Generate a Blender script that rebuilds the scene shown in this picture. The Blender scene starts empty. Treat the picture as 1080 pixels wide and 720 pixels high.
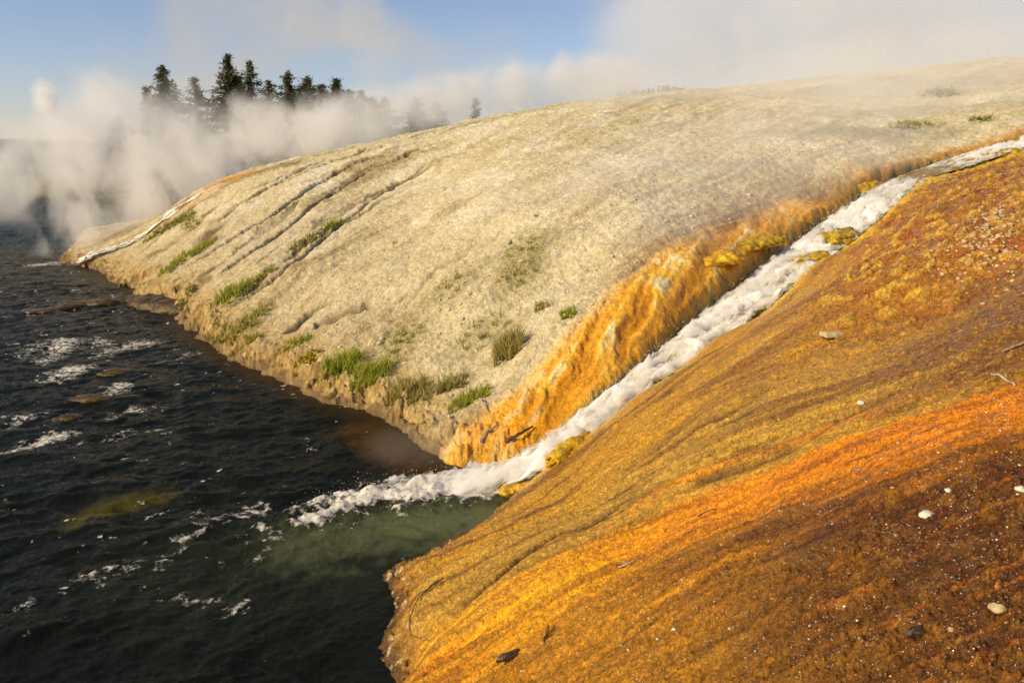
import bpy, math, random
import numpy as np
from mathutils import Vector

random.seed(7)
rng = np.random.default_rng(11)
scene = bpy.context.scene
COL = scene.collection

# ------------------------------------------------------------------ camera
W, Hh, F = 1080.0, 720.0, 840.0
EYE = 5.5
TP = 195.0 / F
PITCH = math.atan(TP)
cp, sp = math.cos(PITCH), math.sin(PITCH)

def ray(px, py):
    xc = (np.asarray(px, float) - W / 2) / F
    zc = (Hh / 2 - np.asarray(py, float)) / F
    return xc, cp + sp * zc, -sp + cp * zc

def at_t(px, py, t):
    x, y, z = ray(px, py)
    return np.array([x * t, y * t, EYE + z * t])

def at_z(px, py, z=0.0):
    rx, ry, rz = ray(px, py)
    t = (z - EYE) / rz
    return np.array([rx * t, ry * t, z])

# ------------------------------------------------------------------ noise
_perm = rng.permutation(256).astype(np.int64)
_perm = np.concatenate([_perm, _perm, _perm])
_ang = rng.uniform(0, 2 * np.pi, 256)
_gx, _gy = np.cos(_ang), np.sin(_ang)

def gnoise(x, y):
    xi = np.floor(x).astype(np.int64); yi = np.floor(y).astype(np.int64)
    xf = x - xi; yf = y - yi
    xi &= 255; yi &= 255
    u = xf * xf * xf * (xf * (xf * 6 - 15) + 10); v = yf * yf * yf * (yf * (yf * 6 - 15) + 10)
    def g(ix, iy, dx, dy):
        h = _perm[_perm[ix] + iy] & 255
        return _gx[h] * dx + _gy[h] * dy
    a = g(xi, yi, xf, yf); b = g((xi + 1) & 255, yi, xf - 1, yf)
    c = g(xi, (yi + 1) & 255, xf, yf - 1); d = g((xi + 1) & 255, (yi + 1) & 255, xf - 1, yf - 1)
    return (a + (b - a) * u + (c - a) * v + (a - b - c + d) * u * v) * 1.5

def fbm(x, y, octv=4, gain=0.5, lac=2.03):
    out = np.zeros_like(x); amp = 1.0; tot = 0
    for i in range(octv):
        out += amp * gnoise(x + 17.3 * i, y - 9.1 * i)
        tot += amp; amp *= gain; x = x * lac; y = y * lac
    return out / tot * 1.4

def ridged(x, y, octv=3):
    out = np.zeros_like(x); amp = 1.0; tot = 0
    for i in range(octv):
        out += amp * (1 - np.abs(gnoise(x + 31.7 * i, y + 5.3 * i)) * 1.6)
        tot += amp; amp *= 0.5; x = x * 2.1; y = y * 2.1
    return out / tot

def sstep(a, b, x):
    t = np.clip((x - a) / (b - a), 0, 1)
    return t * t * (3 - 2 * t)

def mix(a, b, f):
    return a + (b - a) * f

# ------------------------------------------------------------------ thin plate fit
class TPS:
    def __init__(s, pts, vals, lam=0.02):
        s.p = np.asarray(pts, float); n = len(s.p); v = np.asarray(vals, float)
        K = s.k(((s.p[:, None] - s.p[None]) ** 2).sum(-1)) + lam * np.eye(n)
        P = np.c_[np.ones(n), s.p]
        A = np.zeros((n + 3, n + 3)); A[:n, :n] = K; A[:n, n:] = P; A[n:, :n] = P.T
        sol = np.linalg.solve(A, np.r_[v, 0, 0, 0]); s.w = sol[:n]; s.a = sol[n:]
    @staticmethod
    def k(r2):
        return 0.5 * r2 * np.log(r2 + 1e-9)
    def __call__(s, x, y):
        sh = np.shape(x); x = np.ravel(x); y = np.ravel(y); out = np.empty(len(x))
        for i in range(0, len(x), 40000):
            a = x[i:i + 40000]; b = y[i:i + 40000]
            r2 = (a[:, None] - s.p[None, :, 0]) ** 2 + (b[:, None] - s.p[None, :, 1]) ** 2
            out[i:i + 40000] = s.k(r2) @ s.w + s.a[0] + s.a[1] * a + s.a[2] * b
        return out.reshape(sh)

GRASS = [
    ([(158,252),(178,240),(200,229)], .45, 420, .42, 'd', 'dark green grass strip beside the distant runoff, farthest up the bank'),
    ([(172,290),(190,276),(222,257)], .38, 520, .42, 'g', 'long bright green grass strip below the distant runoff strip'),
    ([(232,320),(248,308),(262,302)], .38, 420, .48, 'g', 'bushy green grass clump above the rocky bend of the bank'),
    ([(268,296),(288,284)], .22, 160, .30, 'y', 'small yellow green tuft uphill of the bushy clump at the bend'),
    ([(248,356),(262,342),(280,326)], .32, 330, .34, 'y', 'yellow green sloping grass strip just above the water at the bend'),
    ([(222,352),(232,355),(245,358)], .28, 200, .30, 'd', 'low dark grass clump on the ochre bank edge'),
    ([(258,362),(270,356)], .25, 170, .28, 'y', 'short pale grass patch below the sloping yellow strip'),
    ([(310,264),(322,257),(336,249)], .30, 230, .28, 'o', 'olive grass strip on the middle of the grooved slope'),
    ([(342,243),(352,238),(360,234)], .24, 210, .34, 'g', 'compact bright tuft at the top of the middle olive strip'),
    ([(302,368),(312,364),(324,357)], .22, 190, .26, 'g', 'small green tuft between the bend and the big grass patch'),
    ([(346,390),(362,386),(378,384)], .25, 520, .48, 'g', 'vivid green upright grass, left part of the big patch by the water'),
    ([(380,404),(392,396),(404,392)], .30, 520, .50, 'g', 'dense green grass on the right part of the big patch by the water'),
    ([(414,416),(430,412),(446,420)], .30, 380, .46, 'o', 'straggly olive grass right of the big green patch'),
    ([(462,414),(474,408),(486,402)], .22, 260, .38, 'o', 'olive tuft above the lowest green clump near the snout'),
    ([(480,430),(495,422),(514,414)], .20, 360, .34, 'g', 'low green clump nearest to the cascade mouth'),
    ([(536,370)], .30, 420, .72, 'o', 'tall isolated bushy grass tuft on the mid slope'),
    ([(570,326)], .15, 110, .24, 'o', 'small brownish tuft above the tall isolated one'),
    ([(598,333)], .17, 150, .26, 'g', 'small bright tuft alone near the top of the apron'),
    ([(540,300),(552,285)], .5, 120, .22, 'y', 'thin sparse yellow grass uphill of the tall tuft'),
    ([(545,270),(562,256)], .6, 130, .22, 'y', 'sparse pale grass on the bare slope, uppermost of the middle'),
    ([(470,305),(488,292)], .5, 80, .20, 'y', 'faint scattered grass on the bare middle slope'),
    ([(415,372),(430,352)], .45, 140, .26, 'y', 'thin yellowish grass above the big green patch'),
    ([(520,345),(500,360)], .5, 120, .24, 'o', 'thin dry grass left of the tall isolated tuft'),
    ([(985,100),(1003,99)], .7, 160, .42, 'd', 'dark low bush on the pale crest at upper right'),
    ([(950,134),(972,132)], .6, 150, .34, 'o', 'flat olive bush between the crest and the top fall'),
    ([(1030,128),(1040,126)], .4, 110, .34, 'd', 'small dark bush right of the flat olive bush'),
    ([(920,84),(950,82)], .8, 120, .30, 'o', 'faint grass on the skyline of the crest in steam'),
    ([(194,322)], .18, 90, .28, 'y', 'tiny yellow tuft on the ledge corner by the water'),
    ([(202,308)], .18, 90, .28, 'g', 'tiny green tuft just above the ledge corner'),
    ([(195,232),(206,240)], .35, 140, .30, 'y', 'short yellow tuft near the top of the distant dark strip')]
GRASS_AT = [(a[0], a[1]) for a in GRASS]
# ------------------------------------------------------------------ terrain control points
CP = []          # world x, y, z
def cpt(px, py, t): CP.append(tuple(at_t(px, py, t)))
def cpz(px, py, z): CP.append(tuple(at_z(px, py, z)))
# hot spring mound, column by column (px, py, depth)
for q in [(200,212,42),(200,280,31.5),(130,275,39),(150,246,43),(300,170,45),(300,250,31),(300,330,23.5),(250,300,26.5),(250,220,37),
          (420,143,48),(420,190,37),(420,250,27),(420,330,20.8),(420,400,17.9),(360,200,36.5),(360,300,23.5),(360,370,19.6),
          (540,119,46),(540,150,36),(540,190,28),(540,260,21.7),(540,350,18.1),(500,420,16.2),(470,400,17.3),(480,300,20.8),
          (680,100,46),(680,130,36),(680,170,27.5),(680,230,21.3),(620,290,19.6),(610,220,23),
          (800,90,47),(800,140,32),(800,200,25),(740,240,21.2),(740,190,25),
          (950,76,47),(950,110,38),(950,150,30.6),(900,175,27),(880,140,31),
          (1080,65,46),(1080,95,38),(1080,125,31.5),(1200,55,46),(1200,120,31.5),(1350,40,46),(1350,110,31)]:
    cpt(*q)
for q in [(203,203,45),(224,193,45.5),(182,221,44.5),(160,238,44)]: cpt(*q)
# flowstone apron above the cascade
for q in [(680,297,18.0),(640,340,16.8),(600,385,15.7),(560,425,14.95),(525,455,14.45),(490,474,14.3),(735,275,19.4),(790,255,21.2),(850,225,23.6)]:
    cpt(*q)
# near bank
for q in [(960,203,24.3),(860,278,19.3),(770,348,15.8),(700,400,14.0),(640,450,12.9),(600,484,12.4),(560,508,12.4),
          (1080,720,3.9),(1080,600,4.75),(1080,500,5.5),(1080,430,6.25),(1080,300,8.8),(1080,220,14),(1080,188,21),
          (740,720,5.7),(900,720,4.75),(560,720,7.0),(740,600,6.95),(900,600,5.65),(600,600,8.3),(500,620,8.9),(740,480,9.1),
          (900,480,7.25),(600,540,10.0),(640,500,10.7),(740,400,11.7),(900,380,9.4),(900,300,12.5),(980,260,12.8),(980,220,17),(1010,194,22.5),
          (480,700,8.0),(1000,340,9.4),(820,540,7.3),(680,560,8.7)]:
    cpt(*q)
# near-bank and mound water edges
for q in [(470,570),(425,600),(405,650),(415,700),(510,545)]: cpz(*q, 0.22)
for q in [(480,486),(415,446),(350,416),(270,386),(225,366),(190,338),(165,322),(125,294),(85,276)]: cpz(*q, 0.25)
CP += [(6,3,4.0),(3,0,3.6),(0,1.5,2.2),(-2,4,0.9),(-3,0,0.6),(9,0,4.9),(12,8,4.9),(16,16,5.3),(24,18,6.3),
       (-14,62,3.0),(4,70,6.2),(20,75,7.6),(40,75,7.5),(45,45,9.5),(-30,52,0.6),(-22,56,1.6),(60,60,9)]
# the cascade: px, py, depth, half width (m)
CAS = [(1200,138,30.5,0.7,.7),(1130,143,29.6,0.6,.8),(1080,151,28.9,0.5,.85),(1035,162,28.2,0.55,.8),(1000,174,27.6,0.6,.25),(968,183,27.0,0.8,.0),(945,197,26.0,0.95,.75),(918,217,24.6,1.0,1.1),(880,244,22.7,0.95,1),
       (840,274,20.9,0.9,1),(800,305,19.2,0.85,.95),(760,336,17.8,0.75,.9),(720,367,16.6,0.64,1),(680,397,15.5,0.52,.9),(640,428,14.55,0.45,.9),(600,459,13.85,0.48,.9),
       (560,487,13.4,0.6,1),(525,505,13.3,0.7,1),(492,513,13.55,0.75,1)]
casP = np.array([at_t(a, b, c) for a, b, c, *_ in CAS]); casW = np.array([q[3] * (1.35 if k < 5 else .74 if k < 17 else 1) for k, q in enumerate(CAS)]); casA = np.array([q[4] for q in CAS])
casP[-1, 2] = 0.0; casP[-2, 2] = 0.12
for p in casP[2:-1]: CP.append((p[0], p[1], p[2] - 0.05))
CP = np.array(CP)
base = TPS(CP[:, :2], CP[:, 2], 0.15)

def resample(P, n):
    d = np.r_[0, np.cumsum(np.linalg.norm(np.diff(P[:, :2], axis=0), axis=1))]
    # catmull-ish smoothing through cumulative-length interpolation
    s = np.linspace(0, d[-1], n); out = np.stack([np.interp(s, d, P[:, k]) for k in range(P.shape[1])], 1)
    k = max(3, n // (2 * len(P)) | 1); ker = np.hanning(k + 2)[1:-1]; ker /= ker.sum()
    pad = k // 2
    for c in range(out.shape[1]):
        q = np.r_[2 * out[0, c] - out[pad:0:-1, c], out[:, c], 2 * out[-1, c] - out[-2:-pad - 2:-1, c]]
        out[:, c] = np.convolve(q, ker, 'valid')
    return out
casL = resample(np.c_[casP, casW, casA], 81)

def polydist(x, y, P, closed=False, extra=None):
    """distance to a polyline, side (+ left of its direction), and the value of extra at the foot"""
    sh = x.shape; x = x.ravel(); y = y.ravel()
    best = np.full(len(x), 1e18); side = np.zeros(len(x)); ex = np.zeros(len(x)); par = np.zeros(len(x))
    n = len(P); segs = n if closed else n - 1
    for i in range(segs):
        a = P[i]; b = P[(i + 1) % n]; ab = b[:2] - a[:2]; L2 = ab @ ab + 1e-12
        dx = x - a[0]; dy = y - a[1]
        t = np.clip((dx * ab[0] + dy * ab[1]) / L2, 0, 1)
        d2 = (dx - t * ab[0]) ** 2 + (dy - t * ab[1]) ** 2
        m = d2 < best
        best[m] = d2[m]; side[m] = np.sign(ab[0] * dy[m] - ab[1] * dx[m]); par[m] = i + t[m]
        if extra is not None:
            e = extra[i] + t * (extra[(i + 1) % n] - extra[i]); ex[m] = e[m]
    return np.sqrt(best).reshape(sh), side.reshape(sh), ex.reshape(sh), par.reshape(sh)

# land outline (world), from the water line of the mound, past the mouth, along the near bank
wl = [at_z(*q)[:2] for q in [(62,276),(85,280),(108,287),(120,300),(150,306),(140,315),(178,324),(196,343),(222,364),(245,381),(262,388),(290,398),(312,410),
                             (345,424),(375,430),(405,442),(428,458),(446,474),(470,486),(487,494),(500,492),(512,500),(530,530),(512,545),(490,556),(470,571),
                             (445,583),(420,594),(403,607),(407,622),(414,640),(411,660),(402,680),(407,700),(416,722)]]
land = [(-70,112),(-44,108),(-36,80),(-31,60)] + wl + [(-1.7,6.2),(-2.4,4),(-3,1),(-3.5,-6),(200,-6),(400,200),(300,900),(-900,900),(-900,260),(-200,112)]
land = np.array([np.array(p, float) for p in land])
def inside(x, y, P):
    c = np.zeros(x.shape, bool); n = len(P)
    for i in range(n):
        x1, y1 = P[i]; x2, y2 = P[(i + 1) % n]
        if y1 == y2: continue
        m = ((y1 > y) != (y2 > y)) & (x < (x2 - x1) * (y - y1) / (y2 - y1) + x1)
        c ^= m
    return c

# ------------------------------------------------------------------ terrain grid (fan-shaped tessellation around the viewpoint)
TH = np.radians(np.arange(-46, 50.01, 0.085))
R0, R1, KR = 2.2, 78.0, 0.0031
NR = int(math.log(R1 / R0) / KR) + 1
RR = R0 * np.exp(np.arange(NR) * KR)
RG, TG = np.meshgrid(RR, TH, indexing='ij')
X = RG * np.sin(TG); Y = RG * np.cos(TG)
# the smooth base is evaluated on a coarse fan and interpolated
def coarse(fn, step=6):
    ri = np.unique(np.r_[np.arange(0, NR, step), NR - 1]); ti = np.unique(np.r_[np.arange(0, len(TH), step), len(TH) - 1])
    c = fn(X[np.ix_(ri, ti)], Y[np.ix_(ri, ti)])
    a = np.empty((NR, len(ti)))
    for j in range(len(ti)): a[:, j] = np.interp(np.arange(NR), ri, c[:, j])
    out = np.empty((NR, len(TH)))
    for i in range(NR): out[i] = np.interp(np.arange(len(TH)), ti, a[i])
    return out
Zb = coarse(base)
nth = len(TH)
def up2(c, ri, ti):
    fi = np.interp(np.arange(NR), ri, np.arange(len(ri))); fj = np.interp(np.arange(nth), ti, np.arange(len(ti)))
    i = np.minimum(fi.astype(int), len(ri) - 2); j = np.minimum(fj.astype(int), len(ti) - 2)
    a = (fi - i)[:, None]; b = (fj - j)[None]
    top = c[i]; bot = c[i + 1]
    return (top[:, j] * (1 - b) + top[:, j + 1] * b) * (1 - a) + (bot[:, j] * (1 - b) + bot[:, j + 1] * b) * a

def lookup(G, x, y):
    x = np.asarray(x, float); y = np.asarray(y, float)
    r = np.hypot(x, y); th = np.arctan2(x, y)
    fi = np.clip(np.log(np.maximum(r, R0) / R0) / KR, 0, NR - 1.001); fj = np.clip((th - TH[0]) / (TH[1] - TH[0]), 0, len(TH) - 1.001)
    i = fi.astype(int); j = fj.astype(int); a = fi - i; b = fj - j
    return (G[i, j] * (1 - a) * (1 - b) + G[i + 1, j] * a * (1 - b) + G[i, j + 1] * (1 - a) * b + G[i + 1, j + 1] * a * b)

def hit(G, px, py):
    rx, ry, rz = ray(px, py)
    t = 3.0 * np.exp(np.linspace(0, math.log(25), 1500))
    z = EYE + rz * t; g = np.maximum(lookup(G, rx * t, ry * t), 0.0)
    k = np.argmax(z <= g)
    if z[k] > g[k]: k = len(t) - 1
    t0 = t[k]
    return np.array([rx * t0, ry * t0, g[k]])
def hitline(G, pts, n=60):
    P = np.array([hit(G, a, b) for a, b in pts])
    return resample(P, n)

# ------------------------------------------------------------------ fields
ri3 = np.unique(np.r_[np.arange(0, NR, 2), NR - 1]); ti3 = np.unique(np.r_[np.arange(0, nth, 2), nth - 1])
xs, ys = X[np.ix_(ri3, ti3)], Y[np.ix_(ri3, ti3)]
d_, _, _, _ = polydist(xs, ys, land, closed=True)
sd0 = up2(np.where(inside(xs, ys, land), d_, -d_), ri3, ti3); sd = sd0
d_, s_, c_, p_ = polydist(xs, ys, casL, extra=casL[:, 2])
cd, cz, cpar = up2(d_, ri3, ti3), up2(c_, ri3, ti3), up2(p_, ri3, ti3); cside = np.sign(up2(s_, ri3, ti3) + 1e-6)
rag = 0.17 * fbm(X * 1.1, Y * 1.1, 4) + 0.085 * fbm(X * 4, Y * 4, 4, .6)
sd = sd + rag * np.clip(RG / 14, 0.5, 2.2)
cw = np.interp(cpar, np.arange(len(casL)), casL[:, 3])
cn = cd / cw
left = cside < 0            # mound side of the stream (line runs from the top down: mound lies on its right)
# which side: make a robust sign with a known mound point
mp = hit(Zb, 540, 300)
_, s_m, _, _ = polydist(np.array([mp[0]]), np.array([mp[1]]), casL)
mound = (cside == s_m[0])
mound |= (sd0 > 0) & (Y > 17) & (X < 2)
mound &= ~((Y < 11))
pos = lambda pts, G=Zb, n=40: hitline(G, pts, n)

# flow coordinate of the near bank
BL = [(0.0,[(525,530),(600,484),(700,400),(770,350),(860,282),(960,210),(1070,170)]),
      (1.1,[(540,560),(640,500),(740,420),(830,380),(950,322),(1080,268)]),
      (2.3,[(430,665),(560,578),(690,517),(850,462),(1000,392),(1080,362)]),
      (3.4,[(470,712),(600,625),(720,560),(830,520),(940,480),(1078,430)]),
      (4.3,[(560,718),(680,650),(800,582),(900,540),(1078,482)]),
      (5.5,[(800,718),(950,640),(1078,562)])]
fp, fv = [], []
for v, l in BL:
    q = pos(l, n=12); fp += [tuple(p[:2]) for p in q]; fv += [v] * 12
bankv = coarse(TPS(fp, fv, 0.5))
# flow coordinate of the mound
ML = [(0.0,[(115,288),(160,262),(230,205),(300,177),(380,155)]),
      (1.5,[(185,330),(260,262),(330,212),(400,180),(470,150),(560,122)]),
      (3.2,[(250,372),(330,300),(400,250),(480,205),(580,160),(700,108)]),
      (5.0,[(340,412),(420,345),(500,285),(600,225),(720,165),(850,112)]),
      (6.6,[(420,446),(500,380),(580,320),(680,255),(780,205),(900,150),(1060,95)]),
      (7.6,[(478,480),(560,420),(640,335),(700,285),(800,238),(900,190),(1060,135)])]
fp, fv = [], []
for v, l in ML:
    q = pos(l, n=12); fp += [tuple(p[:2]) for p in q]; fv += [v] * 12
moundv = coarse(TPS(fp, fv, 0.5))

Z = Zb.copy()
along = Zb * 1.0
def pdist(Lx, step=2, wob=None):
    ri = np.unique(np.r_[np.arange(0, NR, step), NR - 1]); ti = np.unique(np.r_[np.arange(0, nth, step), nth - 1])
    d, _, _, p = polydist(X[np.ix_(ri, ti)], Y[np.ix_(ri, ti)], Lx)
    return up2(d, ri, ti), up2(p, ri, ti)
# --- relief of the mound
m1 = fbm(X * 0.55, Y * 0.55, 4); m2 = fbm(X * 3.1, Y * 3.1, 4); m3 = fbm(X * 11, Y * 11, 3)
mst = fbm(moundv * 3.0 + 0.25 * m1, along * 0.5, 4)
mst2 = fbm(moundv * 9.0 + 0.3 * m2, along * 1.4 + 9, 3)
m4 = fbm(X * 26, Y * 26, 2)
relM = 0.10 * m1 + 0.045 * m2 + 0.018 * m3 + 0.009 * m4 + 0.09 * mst + 0.045 * mst2 - .05 * np.abs(fbm(X * 1.8 + 70, Y * 1.8, 4))
# --- relief of the near bank
b1 = fbm(X * 0.8 + 40, Y * 0.8, 4); b2 = fbm(X * 5.5, Y * 5.5 + 20, 4); b3 = fbm(X * 19, Y * 19, 3)
warp = 0.13 * b1 + 0.02 * b2
bst = fbm(bankv * 2.2 + warp, along * 0.45, 4)
bst2 = fbm(bankv * 8.0 + warp * 2.0, along * 1.4 + 3, 4)
n0 = fbm(X * 1.3 + 90, Y * 1.3, 3)
lump = np.maximum(0, fbm(X * 3.4 + 7, Y * 3.4, 4))
coarse_zone = sstep(8.0, 12.5, RG) * sstep(2.6, 0.9, bankv) * sstep(2.6, 3.6, Zb)
b4 = gnoise(X * 46, Y * 46) * gnoise(X * 33 + 9, Y * 33)
terr = ridged(bankv * 2.4 + warp * 2, along * 0.5, 3)
bil = np.abs(fbm(X * 4.2 + warp, Y * 4.2 + 60, 4)); bil2 = np.abs(fbm(X * 13 + 5, Y * 13 + 60, 3))
bst3 = fbm(bankv * 22 + warp * 4, along * 4 + 13, 3)
b5 = gnoise(X * 62 + 3, Y * 62) + .6 * gnoise(X * 31, Y * 31 + 8)
roughz = sstep(.6, 2.6, X + .5 * n0) * sstep(3.6, 5.0, bankv + .5 * n0)
relB = 0.05 * b1 + 0.018 * b2 + 0.009 * b3 + (0.0065 * b5 + 0.010 * b4) * sstep(16, 9, RG) + 0.06 * bst + 0.036 * bst2 + 0.014 * bst3 - 0.10 * np.maximum(terr - .74, 0) + roughz * (.06 * bil + .045 * bil2 + .012 * b3) + coarse_zone * 0.15 * (lump + 0.5 * np.abs(fbm(X * 8, Y * 8, 3)))
# --- ribs of the flowstone apron
apP = pos([(860,222),(790,257),(735,278),(690,312),(640,362),(590,412),(545,450),(495,482)], n=40)
apd, app = pdist(apP)
apron = sstep(1.12, 0.3, apd) * mound
_d, _s, _, _p = polydist(xs, ys, apP); _c, _sc, _, _ = polydist(xs, ys, casL); 
sgn = np.where(_c < polydist(apP[::4, 0], apP[::4, 1], casL)[0].mean() * 0 + polydist(apP[np.clip(_p.astype(int), 0, 39), 0], apP[np.clip(_p.astype(int), 0, 39), 1], casL)[0], -1., 1.)
aps = up2(_d * sgn, ri3, ti3); seg = np.r_[0, np.cumsum(np.linalg.norm(np.diff(apP[:, :2], axis=0), axis=1))]; apl = np.interp(app, np.arange(40), seg)
rq = aps + .30 * apl + .22 * m1 + .07 * m2
rib = ridged(rq * 1.25, apl * .16 + .2 * m1, 3)
rib2 = ridged(rq * 4.2 + .1 * m2, apl * .35, 2)
relM = relM * (1 - .55 * apron)
relM = relM + apron * (0.15 * (rib - 0.6) + 0.05 * (rib2 - 0.6))
bm = 1.0 * mound
# soft switch between the two banks by distance to stream
Z += np.where(mound, relM, relB)

# --- erosion grooves on the mound, crack on the bank
nfin = int(np.searchsorted(RR, 15))
def groove(pts, depth, width, G=Zb, fade=True, fine=False):
    L = pos(pts, G, 40)
    if fine:
        d = np.full(X.shape, 99.); p = np.full(X.shape, 20.); d[:nfin], _, _, p[:nfin] = polydist(X[:nfin] + .03 * b2[:nfin], Y[:nfin] + .03 * b3[:nfin], L)
    else: d, p = pdist(L)
    d = np.abs(d); s = 0; d = np.abs(d + width * 0.5 * fbm(X * 1.3 + depth * 90, Y * 1.3, 3)); s = 0
    e = np.minimum(p, 39 - p) / 39
    k = sstep(0, 0.12, e) if fade else 1
    return d, s, k * depth * np.exp(-(d / width) ** 2), k
gro = np.zeros_like(Z); grc = np.zeros_like(Z)
for pts, dep, wid in [([(160,325),(230,290),(290,250),(330,218),(380,185),(430,162),(470,148)], .22, .085),
                      ([(165,300),(220,268),(280,232),(330,196),(372,174),(400,165),(440,150)], .20, .09),
                      ([(215,345),(300,285),(345,248),(400,205),(455,168)], .12, .10),
                      ([(225,238),(260,212),(310,183),(350,165)], .16, .085),
                      ([(300,350),(330,325),(355,315)], .22, .13),
                      ([(330,345),(365,330),(395,318)], .20, .13),
                      ([(230,230),(290,195),(350,170),(420,150)], .10, .09)]:
    d, s, g, k = groove(pts, dep, wid)
    w_ = 0.75 + 0.4 * np.clip(fbm(X * 0.5 + dep * 40, Y * 0.5, 3) + 0.5, 0, 1)
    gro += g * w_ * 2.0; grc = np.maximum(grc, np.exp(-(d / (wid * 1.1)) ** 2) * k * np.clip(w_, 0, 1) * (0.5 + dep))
gl0 = ridged(moundv * 1.5 + .18 * m1 + .04 * m2, along * .13, 2); zone = sstep(2.0, -6.0, X) * sstep(.5, 1.4, Zb)
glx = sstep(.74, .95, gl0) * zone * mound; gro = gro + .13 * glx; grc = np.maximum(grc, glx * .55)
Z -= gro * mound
cr = np.zeros_like(Z)
for pts, dep, wid in [([(470,655),(520,612),(560,580),(575,570),(590,562),(625,552),(640,542),(655,530),(675,520),(693,517)], .06, .045),
                      ([(700,560),(730,548),(755,540)], .02, .02),
                      ([(730,512),(790,492),(850,466)], .04, .07),
                      ([(850,466),(880,445),(910,430),(960,405)], .03, .05),
                      ([(725,690),(760,672),(800,655)], .025, .03),
                      ([(940,620),(985,590),(1040,575)], .035, .05),
                      ([(575,672),(583,668),(588,660)], .03, .02),
                      ([(800,592),(840,575),(880,556)], .04, .05),
                      ([(730,420),(790,395),(830,378)], .03, .05)]:
    d, s, g, k = groove(pts, dep, wid, fine=True)
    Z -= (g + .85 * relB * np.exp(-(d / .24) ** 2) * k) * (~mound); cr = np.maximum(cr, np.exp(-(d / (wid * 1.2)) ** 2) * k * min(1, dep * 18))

# --- stream bed and steps cut under the cascade
bedt = sstep(1.45, 0.85, cn + 0.18 * m2)
Z = mix(Z, cz - 0.16 + 0.03 * m2, bedt * (cpar < 79.2))
# --- the cut edge along the river, everything beyond drops to the bed
lip = np.where(mound, 0.06 + 0.16 * np.clip(0.5 + fbm(X * 1.3, Y * 1.3 + 30, 3), 0, 1), 0.07 + 0.05 * b1)
lip = lip * sstep(0.4, 1.4, cn)
edge = lip * sstep(0.0, 0.10, sd)
Zin = np.maximum(Z, edge - 0.02)
Zin = np.where(cn < 1.1, np.minimum(Zin, np.maximum(cz - 0.12, -0.4)), Zin)
fall = sstep(0.0, 0.45, sd)                       # rounded nose
Zin = edge * (1 - fall) + Zin * fall
Zin += np.where(mound & (sd < 1.2), (0.16 * fbm(X * 2.6, Y * 2.6, 4) - .2 * np.abs(fbm(X * 5 + 7, Y * 5, 4)) + .05 * m3) * sstep(1.2, 0.2, sd) * sstep(.02, .25, sd), 0)
Zin += np.where(~mound & (sd < .6), (.07 * fbm(X * 6, Y * 6, 4) - .05 * np.abs(fbm(X * 12, Y * 12, 3))) * sstep(.6, .1, sd) * sstep(.01, .12, sd), 0)
Z = np.where(sd > 0, Zin, np.maximum(-0.12 + 3.0 * sd, -0.9))

def far_z(x, y, fsd):
    a = np.hypot(x, y)
    z = 2.4 + 1.0 * fbm(x * .02, y * .02, 4) + 2.5 * sstep(0, 60, x)
    z = np.minimum(z, -.5 + .35 * np.maximum(fsd, -3))
    return z + sstep(500, 2600, a) * (44 + 26 * fbm(x * .0012 + 3, y * .0012, 4)) * sstep(400, -900, x - y * .1)
bl_ = sstep(60, 77, RG[-400:])
Z[-400:] = mix(Z[-400:], far_z(X[-400:], Y[-400:], sd0[-400:]) - .02, bl_)
# ------------------------------------------------------------------ ground colours (albedo, with some shade and highlights painted in)
def C(*c): return np.array(c, float)
def lay(col, c, f): return col + (c - col) * f[..., None]
fine = rng.normal(0, 1, X.shape)
n1 = fbm(X * 0.35 + 5, Y * 0.35, 4); n2 = fbm(X * 1.7, Y * 1.7 + 11, 4); n3 = fbm(X * 7 + 3, Y * 7, 3)
# mound
cm = np.zeros(X.shape + (3,)) + C(.57, .485, .305)
cm = lay(cm, C(.66, .595, .44), sstep(-.1, .5, n1 + .3 * n2) * sstep(15, 32, RG))
cm = lay(cm, C(.29, .205, .09), sstep(.05, .55, mst + .35 * n2) * (.35 + .45 * zone))
cm = lay(cm, C(.36, .27, .135), sstep(1.5, -5.5, X) * sstep(4.5, 1.5, Zb + .6 * n1) * .55)
cm = lay(cm, C(.60, .53, .36), sstep(.15, .6, mst2 + .3 * n3) * 0.5)
cm = lay(cm, C(.36, .28, .14), sstep(.05, .5, n3 + .5 * m4) * 0.35)
cm = lay(cm, C(.68, .60, .42), sstep(.25, .55, m4 * .7 + .6 * n3) * .45)
cm = lay(cm, C(.115, .075, .035), np.clip(grc * 1.7, 0, 1) * 0.92)  # groove shade painted into the colour along the carved lines
yg = sstep(.1, .55, fbm(X * .5 + 80, Y * .5, 4)) * sstep(3.5, 7.0, Zb)
cm = lay(cm, C(.40, .36, .14), yg * .5)
for pts_, spr_ in GRASS_AT:
    if len(pts_) > 1: d, p = pdist(pos(pts_, Zb, 8), 4)
    else:
        q_ = hit(Zb, *pts_[0]); d = np.hypot(X - q_[0], Y - q_[1])
    cm = lay(cm, C(.20, .175, .05), sstep(spr_ * 2.2, spr_ * .2, d + .35 * n2 + .3 * n3) * .42)
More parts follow.
